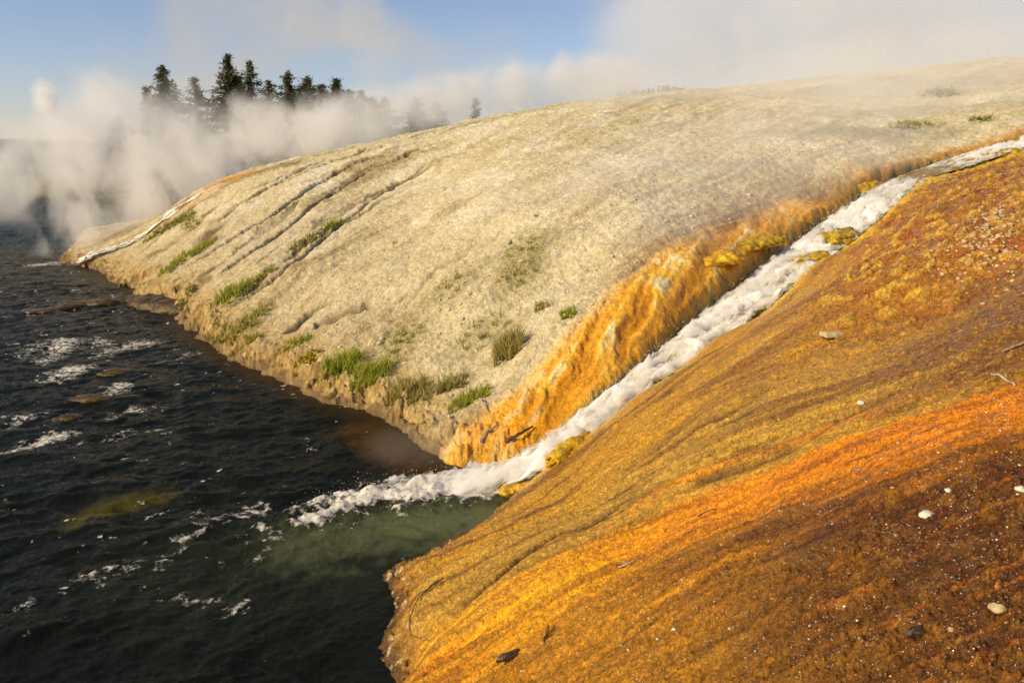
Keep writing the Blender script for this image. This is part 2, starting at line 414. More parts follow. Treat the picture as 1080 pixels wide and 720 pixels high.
# ochre crust along the river edge
och = sstep(1.7, .15, sd + .6 * n2) * sstep(2.2, .6, Zb)
cm = lay(cm, C(.33, .205, .06), och * .8)
cm = lay(cm, C(.52, .38, .17), och * sstep(.1, .5, n3) * .7)
cm = lay(cm, C(.10, .055, .02), sstep(.30, .02, sd) * .8 * sstep(.5, -.1, n2 * .4))  # shadow line of the undercut painted along the water's edge
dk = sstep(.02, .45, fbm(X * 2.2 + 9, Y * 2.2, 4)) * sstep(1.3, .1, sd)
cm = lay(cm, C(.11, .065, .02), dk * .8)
fo_ = sstep(2.2, .3, np.abs(sd)) * 0
fo_p = np.array([at_t(*q)[:2] for q in [(245,192,43.8),(225,200,43.2),(205,214,42.8),(185,228,42.4)]]); fd_, _ = pdist(fo_p)
cm = lay(cm, C(.52, .26, .05), sstep(2.2, .3, fd_ + .6 * n2) * .85)
# brown wet skirt above the cascade
skirt = sstep(4.2, .8, apd + .8 * n2) * sstep(2.2, 3.4, Zb) * sstep(2.6, 1.0, cd / 1.5)
cm = lay(cm, C(.30, .15, .045), skirt * .75)
# apron colours, cream highlights on ribs and shade in creases painted in
cm = lay(cm, C(.76, .34, .006), np.clip(apron * 1.3, 0, 1) * .93)
cm = lay(cm, C(.88, .52, .05), apron * sstep(.50, .80, rib + .1 * n3) * .8)
cm = lay(cm, C(.90, .78, .45), apron * sstep(.66, .90, rib + .15 * n2) * sstep(-.1, .4, n2 + .2) * .8)
cm = lay(cm, C(.42, .17, .006), apron * sstep(.52, .28, rib) * .6)
cm = lay(cm, C(.62, .25, .004), sstep(.9, .1, apd) * apron * sstep(1.6, .9, Zb) * .6)
top_o = sstep(2.6, .9, cn + .6 * n2) * mound * sstep(2.6, 3.4, Zb)
cm = lay(cm, C(.62, .27, .008), top_o * .85)
cm = lay(cm, C(.35, .26, .012), top_o * sstep(.0, .5, n2) * .6)
olive = sstep(2.2, 1.05, cn) * sstep(2.4, 1.2, cn) * mound
cm = lay(cm, C(.22, .15, .012), olive * np.clip(.55 + n2, 0, 1) * .8)
cm = lay(cm, C(.10, .07, .015), sstep(1.35, 1.0, cn) * .7 * mound)
# near bank
bv = bankv + .12 * b1 + .05 * b2
streak = fbm(bankv * 3.6 + warp * 2, along * .42, 4) + .25 * fbm(bankv * 1.3 + 4, along * .3, 2)
streak2 = fbm(bankv * 13 + warp * 4, along * 1.3 + 5, 4)
streak3 = fbm(bankv * 34 + warp * 6, along * 3 + 5, 3)
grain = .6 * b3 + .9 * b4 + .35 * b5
far_r = sstep(.6, 3.2, X + .25 * (Y - 6))
cb = np.zeros(X.shape + (3,)) + C(.45, .225, .012)
cb = lay(cb, C(.41, .235, .030), sstep(.9, 1.7, bv + .3 * streak) * sstep(3.1, 2.3, bv) * .95)
cb = lay(cb, C(.60, .38, .06), sstep(.1, .6, streak2 + .4 * b2) * sstep(3.0, 2.0, bv) * .55)
cb = lay(cb, C(.17, .070, .006), sstep(-.1, .45, streak + .5 * streak2) * sstep(3.0, 2.0, bv) * .8)
org = sstep(2.4, 3.1, bv + .6 * streak + .2 * streak2) * sstep(5.0, 3.3, bv + 1.1 * streak + .3 * streak2)
cb = lay(cb, C(.72, .30, .001), org * .97)
cb = lay(cb, C(.95, .52, .008), org * sstep(.0, .5, streak2 + .3 * streak) * .8 * (1 - far_r))
cb = lay(cb, C(.58, .18, .001), org * far_r * .85)
cb = lay(cb, C(.26, .085, .003), org * sstep(.05, .5, -streak2 + .5 * streak) * .75)
brn = sstep(3.3, 4.7, bv + 1.3 * streak + .3 * streak2)
cb = lay(cb, C(.26, .112, .003), brn * .92)
cb = lay(cb, C(.44, .19, .004), brn * sstep(.05, .6, streak + .3 * streak2) * .75)
dark = sstep(.8, 2.9, X + .5 * n2 + .5 * streak) * sstep(3.2, 4.4, bv + .6 * streak)
cb = lay(cb, C(.070, .021, .001), dark * .95)
cb = lay(cb, C(.34, .11, .003), dark * sstep(.15, .6, streak2) * .6)
cb = lay(cb, C(.22, .10, .008), roughz * sstep(.0, .5, n3) * .5)
up = coarse_zone
cb = lay(cb, C(.30, .115, .014), up * .8)
cb = lay(cb, C(.55, .34, .04), up * sstep(.1, .45, lump + .15 * n3) * .85)
cb = lay(cb, C(.30, .085, .006), up * sstep(.2, .6, fbm(X * 1.1 + 3, Y * 1.1, 3) + .1) * sstep(3.5, 6, X) * .75)
mid = sstep(1.9, 1.2, bv) * sstep(.4, .9, bv) * sstep(1.8, 2.8, Zb) * (1 - up)
cb = lay(cb, C(.26, .12, .015), mid * sstep(-.2, .4, streak + .3 * n2) * .85)
rst = sstep(2.8, 3.8, Zb + .3 * n2) * sstep(1.0, 1.8, bv) * sstep(3.2, 2.4, bv)
cb = lay(cb, C(.17, .07, .012), rst * .8)
cb = lay(cb, C(.55, .33, .06), rst * sstep(.25, .6, grain) * .6)
cb = lay(cb, cb * .5, sstep(.0, .5, grain) * .0 + sstep(.0, -.5, grain) * .6)  # relief pits darkened in the colour, like occlusion shade
cb = lay(cb, cb * 1.45 + C(.015, .01, 0), sstep(.1, .6, grain) * .55)  # raised grains brightened in the colour as highlights
cb = lay(cb, cb * .55, sstep(.15, .6, streak3) * .5)
cb = lay(cb, cb * .4, sstep(.76, .92, terr) * .55)  # terrace creases darkened too, shade put into the colour
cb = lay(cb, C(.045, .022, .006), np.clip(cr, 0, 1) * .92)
cb = lay(cb, C(.75, .45, .015), sstep(1.9, 1.25, cn + .4 * n2) * sstep(.7, 1.1, cn) * .8)
cb = lay(cb, C(.34, .25, .012), sstep(1.5, 1.05, cn + .3 * n3) * .6)
cb = lay(cb, C(.20, .09, .014), sstep(.55, .08, sd + .22 * n2) * .7)
cb = lay(cb, C(.06, .03, .010), sstep(.20, .02, sd + .12 * n3) * .85)  # dark undercut shade painted over the brown crust at the edge
cb = lay(cb, C(.62, .50, .34), sstep(.35, .6, n3 + .4 * b3) * sstep(.5, .1, sd) * .8)
cb = cb * C(1.16, 1.12, 1.0)
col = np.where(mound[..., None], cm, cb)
col *= (1 + .10 * np.clip(fine, -2, 2))[..., None]
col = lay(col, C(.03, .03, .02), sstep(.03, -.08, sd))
col = np.clip(col, .002, .9)
wet = np.where(mound, np.clip(apron * .9 + top_o * .8 + olive * .8 + sstep(.25, .02, sd) * .7 + skirt * .5, 0, 1), 1.0)

# ------------------------------------------------------------------ helpers for meshes
def new_mesh(name, V, faces=None, quads=None, tris=None, smooth=True):
    me = bpy.data.meshes.new(name)
    V = np.asarray(V, np.float32)
    if quads is not None or tris is not None:
        idx = []; st = []; tot = 0
        if quads is not None and len(quads):
            q = np.asarray(quads, np.int32); idx.append(q.ravel()); st.append(np.arange(len(q)) * 4); tot = len(q) * 4
        if tris is not None and len(tris):
            q = np.asarray(tris, np.int32); idx.append(q.ravel()); st.append(tot + np.arange(len(q)) * 3)
        idx = np.concatenate(idx); st = np.concatenate(st).astype(np.int32)
        me.vertices.add(len(V)); me.vertices.foreach_set('co', V.ravel())
        me.loops.add(len(idx)); me.loops.foreach_set('vertex_index', idx.astype(np.int32))
        me.polygons.add(len(st)); me.polygons.foreach_set('loop_start', st)
        me.update(calc_edges=True)
    else:
        me.from_pydata([tuple(map(float, v)) for v in V], [], [tuple(map(int, f)) for f in faces])
    if smooth:
        me.polygons.foreach_set('use_smooth', np.ones(len(me.polygons), bool))
    me.validate(); me.update()
    return me

def add_attr(me, name, data, typ='FLOAT'):
    a = me.attributes.new(name, typ, 'POINT')
    if typ == 'FLOAT': a.data.foreach_set('value', np.asarray(data, np.float32).ravel())
    else:
        d = np.asarray(data, np.float32).reshape(-1, 3); d = np.c_[d, np.ones(len(d), np.float32)]
        a.data.foreach_set('color', d.ravel())

def link(name, me, mat=None, loc=(0, 0, 0), parent=None):
    o = bpy.data.objects.new(name, me); COL.objects.link(o)
    o.location = loc
    if mat is not None and me is not None:
        if not me.materials: me.materials.append(mat)
    if parent: o.parent = parent
    return o
def tag(o, label=None, cat=None, group=None, kind=None):
    if label: o['label'] = label
    if cat: o['category'] = cat
    if group: o['group'] = group
    if kind: o['kind'] = kind
    return o

def mat_new(name):
    m = bpy.data.materials.new(name); m.use_nodes = True
    nt = m.node_tree; nt.nodes.clear()
    out = nt.nodes.new('ShaderNodeOutputMaterial')
    def N(t, **k):
        n = nt.nodes.new('ShaderNode' + t)
        for a, b in k.items():
            if a in n.inputs: n.inputs[a].default_value = b
            else: setattr(n, a, b)
        return n
    return m, nt, out, N, nt.links.new
def setin(n, **k):
    for a, b in k.items(): n.inputs[a.replace('_', ' ')].default_value = b

# ------------------------------------------------------------------ ground material
def ground_mat(name, dry):
    m, nt, out, N, L = mat_new(name)
    b = N('BsdfPrincipled'); L(b.outputs[0], out.inputs[0])
    a = N('Attribute', attribute_name='col'); w = N('Attribute', attribute_name='wet')
    co = N('TexCoord')
    nz = N('TexNoise'); setin(nz, Scale=9.0 if dry else 14.0, Detail=8.0, Roughness=.65); L(co.outputs['Object'], nz.inputs['Vector'])
    nf = N('TexNoise'); setin(nf, Scale=30.0 if dry else 48.0, Detail=4.0, Roughness=.6); L(co.outputs['Object'], nf.inputs['Vector'])
    mr = N('MapRange'); setin(mr, From_Min=.3, From_Max=.7, To_Min=.74 if dry else .6, To_Max=1.24 if dry else 1.35); L(nz.outputs[0], mr.inputs[0])
    mu = N('VectorMath', operation='SCALE'); L(a.outputs['Color'], mu.inputs[0]); L(mr.outputs[0], mu.inputs['Scale'])
    mr2 = N('MapRange'); setin(mr2, From_Min=.3, From_Max=.7, To_Min=.62 if dry else .42, To_Max=1.35 if dry else 1.6); L(nf.outputs[0], mr2.inputs[0])
    mu2 = N('VectorMath', operation='SCALE'); L(mu.outputs[0], mu2.inputs[0]); L(mr2.outputs[0], mu2.inputs['Scale'])
    L(mu2.outputs[0], b.inputs['Base Color'])
    rr = N('MapRange'); setin(rr, To_Min=.92, To_Max=.27); L(w.outputs['Fac'], rr.inputs[0]); L(rr.outputs[0], b.inputs['Roughness'])
    sr = N('MapRange'); setin(sr, To_Min=.12, To_Max=.26); L(w.outputs['Fac'], sr.inputs[0]); L(sr.outputs[0], b.inputs['Specular IOR Level'])
    b1_ = N('Bump'); setin(b1_, Strength=.42 if dry else .6, Distance=.05 if dry else .035); L(nz.outputs[0], b1_.inputs['Height'])
    b2_ = N('Bump'); setin(b2_, Strength=.45 if dry else .9, Distance=.02); L(nf.outputs[0], b2_.inputs['Height']); L(b1_.outputs[0], b2_.inputs['Normal'])
    L(b2_.outputs[0], b.inputs['Normal'])
    if not dry:
        b3_ = N('Bump'); setin(b3_, Strength=1.0, Distance=.05); L(nf.outputs[0], b3_.inputs['Height']); L(b1_.outputs[0], b3_.inputs['Normal']); L(b3_.outputs[0], b.inputs['Coat Normal'])
        b.inputs['Coat Weight'].default_value = .18; b.inputs['Coat Roughness'].default_value = .10; b.inputs['Coat IOR'].default_value = 1.33
    return m
M_mound = ground_mat('mound_ground', True); M_bank = ground_mat('algae_bank', False)

I, J = np.meshgrid(np.arange(NR - 1), np.arange(nth - 1), indexing='ij')
Q = np.stack([I * nth + J, (I + 1) * nth + J, (I + 1) * nth + J + 1, I * nth + J + 1], -1)[..., ::-1]
keep = np.maximum.reduce([sd[:-1, :-1], sd[1:, :-1], sd[:-1, 1:], sd[1:, 1:]]) > -.5
mside = mound[:-1, :-1]
V = np.stack([X, Y, Z], -1).reshape(-1, 3); Cc = col.reshape(-1, 3); Wt = wet.ravel()
for nm, sel, mt in [('mound', mside & keep, M_mound), ('riverbank', ~mside & keep, M_bank)]:
    q = Q[sel]; u, inv = np.unique(q.ravel(), return_inverse=True)
    me = new_mesh(nm, V[u], quads=inv.reshape(-1, 4)); add_attr(me, 'col', Cc[u], 'FLOAT_COLOR'); add_attr(me, 'wet', Wt[u])
    o = link(nm, me, mt); tag(o, kind='structure')

# far land: one coarse fan out to the hills
th2 = np.radians(np.arange(-60, 60.1, .6)); r2 = 66 * np.exp(np.linspace(0, math.log(3200 / 66), 150))
A, B = np.meshgrid(r2, th2, indexing='ij'); FX = A * np.sin(B); FY = A * np.cos(B)
fin = inside(FX, FY, land); fsd, _, _, _ = polydist(FX, FY, land, closed=True); fsd = np.where(fin, fsd, -fsd)
FZ = far_z(FX, FY, fsd) - 4.0 * sstep(77, 70, A)
I, J = np.meshgrid(np.arange(len(r2) - 1), np.arange(len(th2) - 1), indexing='ij'); n_ = len(th2)
Q2 = np.stack([I * n_ + J, I * n_ + J + 1, (I + 1) * n_ + J + 1, (I + 1) * n_ + J], -1).reshape(-1, 4)
me = new_mesh('far_land', np.stack([FX, FY, FZ], -1).reshape(-1, 3), quads=Q2)
fc = np.zeros(FX.shape + (3,)) + C(.19, .16, .06)
fc = lay(fc, C(.11, .125, .035), sstep(-.1, .4, fbm(FX * .06, FY * .06, 4)))
fc = lay(fc, C(.105, .105, .085), sstep(220, 420, A))  # distance haze mixed into the colour of the forested hills
fc = lay(fc, C(.05, .055, .02), sstep(7, 0, fsd) * (A < 300))
add_attr(me, 'col', fc.reshape(-1, 3), 'FLOAT_COLOR'); add_attr(me, 'wet', np.zeros(FX.size))
tag(link('hills', me, M_mound), kind='structure')

# ------------------------------------------------------------------ river
THW = np.radians(np.arange(-50, 14, 0.10)); KW = 0.0034; RW0 = 4.0
NW = int(math.log(170 / RW0) / KW); RW = RW0 * np.exp(np.arange(NW) * KW)
A, B = np.meshgrid(RW, THW, indexing='ij'); WX = A * np.sin(B); WY = A * np.cos(B)
wi = inside(WX, WY, land); wsd, _, _, _ = polydist(WX, WY, land, closed=True); wsd = np.where(wi, -wsd, wsd)   # + in the water
# current runs along the bank, away to the upper left
ca, sa = math.cos(math.radians(118)), math.sin(math.radians(118))
U_ = WX * ca + WY * sa; V_ = -WX * sa + WY * ca
wp = fbm(WX * .35, WY * .35, 3)
h = 1.35 * (.055 * fbm(U_ * .8 + wp, V_ * .55, 3) + .034 * fbm(U_ * 2.1 + wp, V_ * 1.1 + 7, 4) + .018 * fbm(U_ * 5.5 + 2 * wp, V_ * 2.7, 3) + .008 * ridged(WX * 9, WY * 9, 2))
def wline(pts, n=40): return resample(np.array([at_z(*p) for p in pts]), n)
foam = np.zeros_like(WX); boil = np.zeros_like(WX)
fn1 = fbm(WX * 3.2, WY * 3.2, 5, .62); fn2 = ridged(WX * 2.3 + .5 * fn1, WY * 2.3, 4); fn3 = fbm(WX * 9, WY * 9, 4, .6)
wx2 = WX + .22 * fn1; wy2 = WY + .22 * fbm(WX * 3.2 + 60, WY * 3.2, 4)
def stroke(pts, w0, w1, amp, kind=0):
    global foam, boil
    L = wline(pts); d, s, _, p = polydist(wx2, wy2, L); f = p / 39
    w_ = mix(w0, w1, f); k = np.clip(1 - d / w_, 0, 1) * mix(1, .55, f) * np.minimum(1, (40 - p) / 5 + .2)
    foam = np.maximum(foam, k * amp)
    if kind: boil = np.maximum(boil, k * amp)
stroke([(545,500),(500,508),(440,516),(390,526),(345,540),(300,560)], .8, .6, 1.35, 1)
stroke([(520,512),(460,520),(400,530)], .75, .75, 1.6, 1)
stroke([(540,515),(470,530),(400,545),(330,565)], .9, 1.2, .62)
stroke([(470,545),(400,560),(320,590),(250,610)], .8, 1.0, .34)
stroke([(420,590),(360,610),(300,650)], .4, .5, .3)
stroke([(400,520),(350,528),(300,552),(270,575)], .6, .7, .85, 1)
stroke([(272,538),(240,545),(205,562)], .6, .45, .95)
stroke([(205,562),(185,580),(165,605)], .36, .3, .85)
stroke([(300,560),(270,590),(240,600),(205,590)], .5, .4, .62)
stroke([(140,600),(90,610),(50,630),(10,660)], .55, .6, .72)
stroke([(250,640),(180,625),(100,615)], .5, .5, .6)
stroke([(330,600),(290,640),(240,655)], .5, .5, .35)
stroke([(70,360),(60,372),(40,385)], 1.0, 1.0, 1.25)
stroke([(105,362),(90,370)], 1.0, 1.0, 1.0)
stroke([(80,390),(60,398),(42,404)], 1.0, 1.0, 1.35)
stroke([(128,408),(115,418),(105,416)], .7, .6, 1.25)
stroke([(150,430),(120,440),(90,452)], .6, .5, .8)
stroke([(210,372),(185,380),(160,384)], .6, .5, .75)
stroke([(150,362),(120,368),(95,380)], 1.0, .8, 1.15)
stroke([(40,365),(20,380)], 1.0, .8, .95)
stroke([(30,440),(0,455)], .7, .7, .9)
stroke([(60,462),(30,472),(0,480)], .7, .6, 1.3)
stroke([(160,452),(110,462),(60,475)], .6, .6, .8)
stroke([(0,335),(40,332)], .9, .7, .65)
stroke([(40,280),(62,277),(100,275)], 1.3, 1.6, 1.2)
stroke([(150,395),(200,400)], .5, .3, .4)
foamv = np.clip(foam * 1.15 + .45 * fn1 + .5 * (fn2 - .62) - .42, 0, 1) * sstep(.04, .22, foam)
boil_c = np.clip(boil, 0, 1.2)
foamv = np.clip(foamv * .74 + sstep(.35, 1.15, boil_c + .35 * fn1) * .75, 0, 1)
# scattered glints of broken water, painted as white flecks into the foam colour
sp_ = sstep(.45, .75, fbm(U_ * 5 + 33, V_ * 2.2, 5, .68) + .25 * fbm(WX * .5, WY * .5 + 40, 3)) * .8
foamv = np.maximum(foamv, sp_ * sstep(8, 12, A) * sstep(70, 40, A) * (.4 + .6 * sstep(-2, -8, WX)))
fq = fbm(WX * 1.5, WY * 2.2 + 8, 3)
h += boil_c * (.05 + .14 * np.clip(fq + .3, 0, 1) + .05 * fbm(WX * 3.2, WY * 3.2, 2)) + foamv * .02
h *= sstep(-.1, .9, wsd) * .75 + .25
h += sstep(.25, 0, np.hypot(WX - 99, WY)) * 0
WZ = h
deep = np.zeros(WX.shape + (3,)) + C(.0065, .0080, .0062)
gl = wline([(520,545),(450,555),(390,565),(330,575)])
gd, _, _, _ = polydist(wx2, wy2, gl)
deep = lay(deep, C(.13, .15, .07), sstep(1.15, .0, gd + .5 * fn1) * .8)
g2, _, _, _ = polydist(wx2, wy2, wline([(360,590),(280,595),(200,600)]))
deep = lay(deep, C(.020, .025, .013), sstep(2.0, .2, g2 + .4 * fn1) * .45)
for pts, w_ in [([(90,545),(120,532),(165,524)], .40), ([(82,549),(92,547)], .25)]:
    d, _, _, _ = polydist(wx2, wy2, wline(pts)); deep = lay(deep, C(.075, .062, .004), sstep(w_ * 1.3, .0, d + .25 * fn1) * .7)
d, _, _, _ = polydist(wx2, wy2, wline([(385,455),(420,475),(440,485)])); deep = lay(deep, C(.075, .034, .008), sstep(1.0, .1, d + .3 * fn1) * .8)
deep = lay(deep, C(.035, .022, .008), sstep(.9, .05, wsd) * sstep(11, 15, A) * .7)
I, J = np.meshgrid(np.arange(NW - 1), np.arange(len(THW) - 1), indexing='ij'); n_ = len(THW)
kw = np.maximum.reduce([wsd[:-1, :-1], wsd[1:, :-1], wsd[:-1, 1:], wsd[1:, 1:]]) > -.8
Q3 = np.stack([I * n_ + J, I * n_ + J + 1, (I + 1) * n_ + J + 1, (I + 1) * n_ + J], -1)[kw]
u, inv = np.unique(Q3.ravel(), return_inverse=True)
me = new_mesh('river', np.stack([WX, WY, WZ], -1).reshape(-1, 3)[u], quads=inv.reshape(-1, 4))
add_attr(me, 'col', deep.reshape(-1, 3)[u], 'FLOAT_COLOR'); add_attr(me, 'foam', foamv.ravel()[u])
m, nt, out, N, L = mat_new('river_water')
b = N('BsdfPrincipled'); setin(b, IOR=1.33); b.inputs['Specular IOR Level'].default_value = 0.0
gl_ = N('BsdfGlossy'); gl_.inputs['Color'].default_value = (1, .90, .72, 1); gl_.inputs['Roughness'].default_value = .10
fr_ = N('Fresnel'); fr_.inputs['IOR'].default_value = 1.33; fm_ = N('Math', operation='MULTIPLY'); fm_.inputs[1].default_value = .42; L(fr_.outputs[0], fm_.inputs[0])
wm_ = N('MixShader'); L(fm_.outputs[0], wm_.inputs[0]); L(b.outputs[0], wm_.inputs[1]); L(gl_.outputs[0], wm_.inputs[2]); L(wm_.outputs[0], out.inputs[0])
a = N('Attribute', attribute_name='col'); fo = N('Attribute', attribute_name='foam')
co = N('TexCoord'); nz = N('TexNoise'); setin(nz, Scale=9.0, Detail=9.0, Roughness=.68, Distortion=.5); L(co.outputs['Object'], nz.inputs['Vector'])
mp_ = N('Mapping'); mp_.inputs['Rotation'].default_value = (0, 0, math.radians(28)); mp_.inputs['Scale'].default_value = (2.2, 6.5, 5.0); L(co.outputs['Object'], mp_.inputs['Vector'])
nw = N('TexNoise'); setin(nw, Scale=1.0, Detail=7.0, Roughness=.62, Distortion=.6); L(mp_.outputs[0], nw.inputs['Vector'])
ad = N('Math', operation='ADD'); L(fo.outputs['Fac'], ad.inputs[0])
ns = N('MapRange'); setin(ns, From_Min=.32, From_Max=.68, To_Min=-.75, To_Max=.6); L(nz.outputs[0], ns.inputs[0]); L(ns.outputs[0], ad.inputs[1])
mu = N('Math', operation='MULTIPLY'); gt = N('MapRange'); setin(gt, From_Min=.02, From_Max=.15); L(fo.outputs['Fac'], gt.inputs[0]); L(ad.outputs[0], mu.inputs[0]); L(gt.outputs[0], mu.inputs[1])
cl = N('MapRange', interpolation_type='SMOOTHSTEP'); setin(cl, From_Min=.05, From_Max=.95, To_Max=.95); L(mu.outputs[0], cl.inputs[0])
mx = N('Mix', data_type='RGBA'); L(cl.outputs[0], mx.inputs['Factor']); L(a.outputs['Color'], mx.inputs['A']); mx.inputs['B'].default_value = (.74, .71, .64, 1); L(mx.outputs['Result'], b.inputs['Base Color'])
rr = N('MapRange'); setin(rr, To_Min=.07, To_Max=.6); L(cl.outputs[0], rr.inputs[0]); L(rr.outputs[0], b.inputs['Roughness'])
bp = N('Bump'); setin(bp, Strength=.5, Distance=.06); L(nw.outputs[0], bp.inputs['Height'])
bp2 = N('Bump'); setin(bp2, Strength=.35, Distance=.02); L(nz.outputs[0], bp2.inputs['Height']); L(bp.outputs[0], bp2.inputs['Normal']); L(bp2.outputs[0], b.inputs['Normal']); L(bp2.outputs[0], gl_.inputs['Normal']); L(bp2.outputs[0], fr_.inputs['Normal'])
tag(link('river', me, m), kind='structure')

# ------------------------------------------------------------------ white water
def lerp_line(Lx, s):
    return np.stack([np.interp(s, np.arange(len(Lx)), Lx[:, k]) for k in range(Lx.shape[1])], -1)
def white_mat(name, lo=.05, hi=.6, add=0.):
    m, nt, out, N, L = mat_new(name)
    b = N('BsdfPrincipled'); setin(b, Roughness=.5, IOR=1.33)
    b.inputs['Subsurface Weight'].default_value = 1.0; b.inputs['Subsurface Scale'].default_value = .22; b.inputs['Subsurface Radius'].default_value = (1, .95, .85)
    b.inputs['Specular IOR Level'].default_value = .2
    fl = N('Attribute', attribute_name='flow'); ed = N('Attribute', attribute_name='edge'); fo = N('Attribute', attribute_name='foam')
    n1_ = N('TexNoise'); setin(n1_, Scale=1.0, Detail=9.0, Roughness=.7, Distortion=.4); L(fl.outputs['Vector'], n1_.inputs['Vector'])
    s1 = N('MapRange'); setin(s1, From_Min=.33, From_Max=.67, To_Min=-.55, To_Max=.55); L(n1_.outputs[0], s1.inputs[0])
    af = N('Math', operation='ADD'); L(fo.outputs['Fac'], af.inputs[0]); L(s1.outputs[0], af.inputs[1])
    cr_ = N('ValToRGB'); e = cr_.color_ramp.elements; e[0].position = .10; e[0].color = (.24, .16, .03, 1)
    e[1].position = .95; e[1].color = (.90, .89, .87, 1); q = e.new(.34); q.color = (.50, .47, .38, 1); L(af.outputs[0], cr_.inputs[0])
    L(cr_.outputs[0], b.inputs['Base Color'])
    rr = N('MapRange'); setin(rr, From_Min=.2, From_Max=.6, To_Min=.12, To_Max=.6); L(af.outputs[0], rr.inputs[0]); L(rr.outputs[0], b.inputs['Roughness'])
    sw = N('MapRange'); setin(sw, From_Min=.3, From_Max=.6); L(af.outputs[0], sw.inputs[0]); L(sw.outputs[0], b.inputs['Subsurface Weight'])
    bp = N('Bump'); setin(bp, Strength=.16, Distance=.03); L(n1_.outputs[0], bp.inputs['Height']); L(bp.outputs[0], b.inputs['Normal'])
    ad = N('Math', operation='ADD'); L(ed.outputs['Fac'], ad.inputs[0]); L(s1.outputs[0], ad.inputs[1])
    mr = N('MapRange'); setin(mr, From_Min=lo, From_Max=hi); L(ad.outputs[0], mr.inputs[0])
    tr = N('BsdfTransparent'); ms = N('MixShader'); L(mr.outputs[0], ms.inputs[0]); L(tr.outputs[0], ms.inputs[1]); L(b.outputs[0], ms.inputs[2])
    L(ms.outputs[0], out.inputs[0])
    return m
M_white = white_mat('white_water'); M_froth = white_mat('white_froth', .62, 1.35)
def torrent(name, Lx, ns, nw, amp, label, lift=0., mat=None, seed=0.):
    s = np.linspace(0, len(Lx) - 1, ns); P = lerp_line(Lx, s)
    T = np.gradient(P[:, :2], axis=0); T /= np.linalg.norm(T, axis=1)[:, None] + 1e-9; Nn = np.c_[-T[:, 1], T[:, 0]]
    w = np.linspace(-1.25, 1.25, nw); S, Wd = np.meshgrid(np.r_[0, np.cumsum(np.linalg.norm(np.diff(P[:, :3], axis=0), axis=1))], w, indexing='ij')
    half = P[:, 3][:, None]
    x = P[:, 0][:, None] + Nn[:, 0][:, None] * Wd * half; y = P[:, 1][:, None] + Nn[:, 1][:, None] * Wd * half
    lat = Wd * half
    pf = np.clip(1 - np.abs(Wd / 1.25) ** 2.5, 0, 1)
    S = S + seed; nA = fbm(S * .9, lat * 1.6 + 3, 3); nB = ridged(S * 1.1 + .4 * nA, lat * 3.0, 3); nC = fbm(S * 2.6, lat * 7, 4, .55)
    fz = np.clip(P[:, 4], .1, 1)[:, None]
    z = P[:, 2][:, None] - .10 + pf * (.10 + fz * amp * (.20 * nA + .03 * np.maximum(nB - .45, 0) + .022 * nC + .10 * fbm(S * 1.6 + 20, lat * .6, 2)))
    z = z + lift * pf * (.4 + 1.2 * np.clip(fbm(S * 1.3 + 7, lat * 2.2, 3) + .3, 0, 1))
    hx = x + pf * amp * .06 * fbm(S * 3 + 50, lat * 4, 3); hy = y + pf * amp * .06 * fbm(S * 3 + 90, lat * 4, 3)
    if name == 'runoff_water': z = np.maximum(z, lookup(Z, hx, hy) + .02 + .03 * pf)
    ed = np.clip((1 - np.abs(Wd) / (1.02 + .22 * fbm(S * .8, Wd * 0 + np.sign(Wd) * 5, 3))) * 2.4, -.3, 1) + .12
    ed = ed - 1.3 * sstep(S.max() - 1.3, S.max() - .1, S)
    I, J = np.meshgrid(np.arange(ns - 1), np.arange(nw - 1), indexing='ij')
    q = np.stack([I * nw + J, (I + 1) * nw + J, (I + 1) * nw + J + 1, I * nw + J + 1], -1).reshape(-1, 4)
    me = new_mesh(name, np.stack([hx, hy, z], -1).reshape(-1, 3), quads=q)
    add_attr(me, 'edge', ed * .55 if name == 'runoff_water' else ed - 1.2 * np.clip(.6 - P[:, 4], 0, 1)[:, None] if mat else ed); add_attr(me, 'foam', np.repeat(P[:, 4], nw) * 1.0 - .44 + .75 * nA.ravel() + .3 * fbm(S * 2.2, lat * 5 + 9, 3).ravel() - .25 * (np.abs(Wd.ravel()) > .8))
    a = me.attributes.new('flow', 'FLOAT_VECTOR', 'POINT'); a.data.foreach_set('vector', np.stack([S * 1.0, lat * 5.5, z * .6], -1).astype(np.float32).ravel())
    o = link(name, me, mat or M_white); tag(o, label, 'water', kind='stuff' if mat else 'structure')
    return o
torrent('cascade_water', casL, 1500, 90, 1.0, 'white foaming hot water rushing down the orange channel into the river')
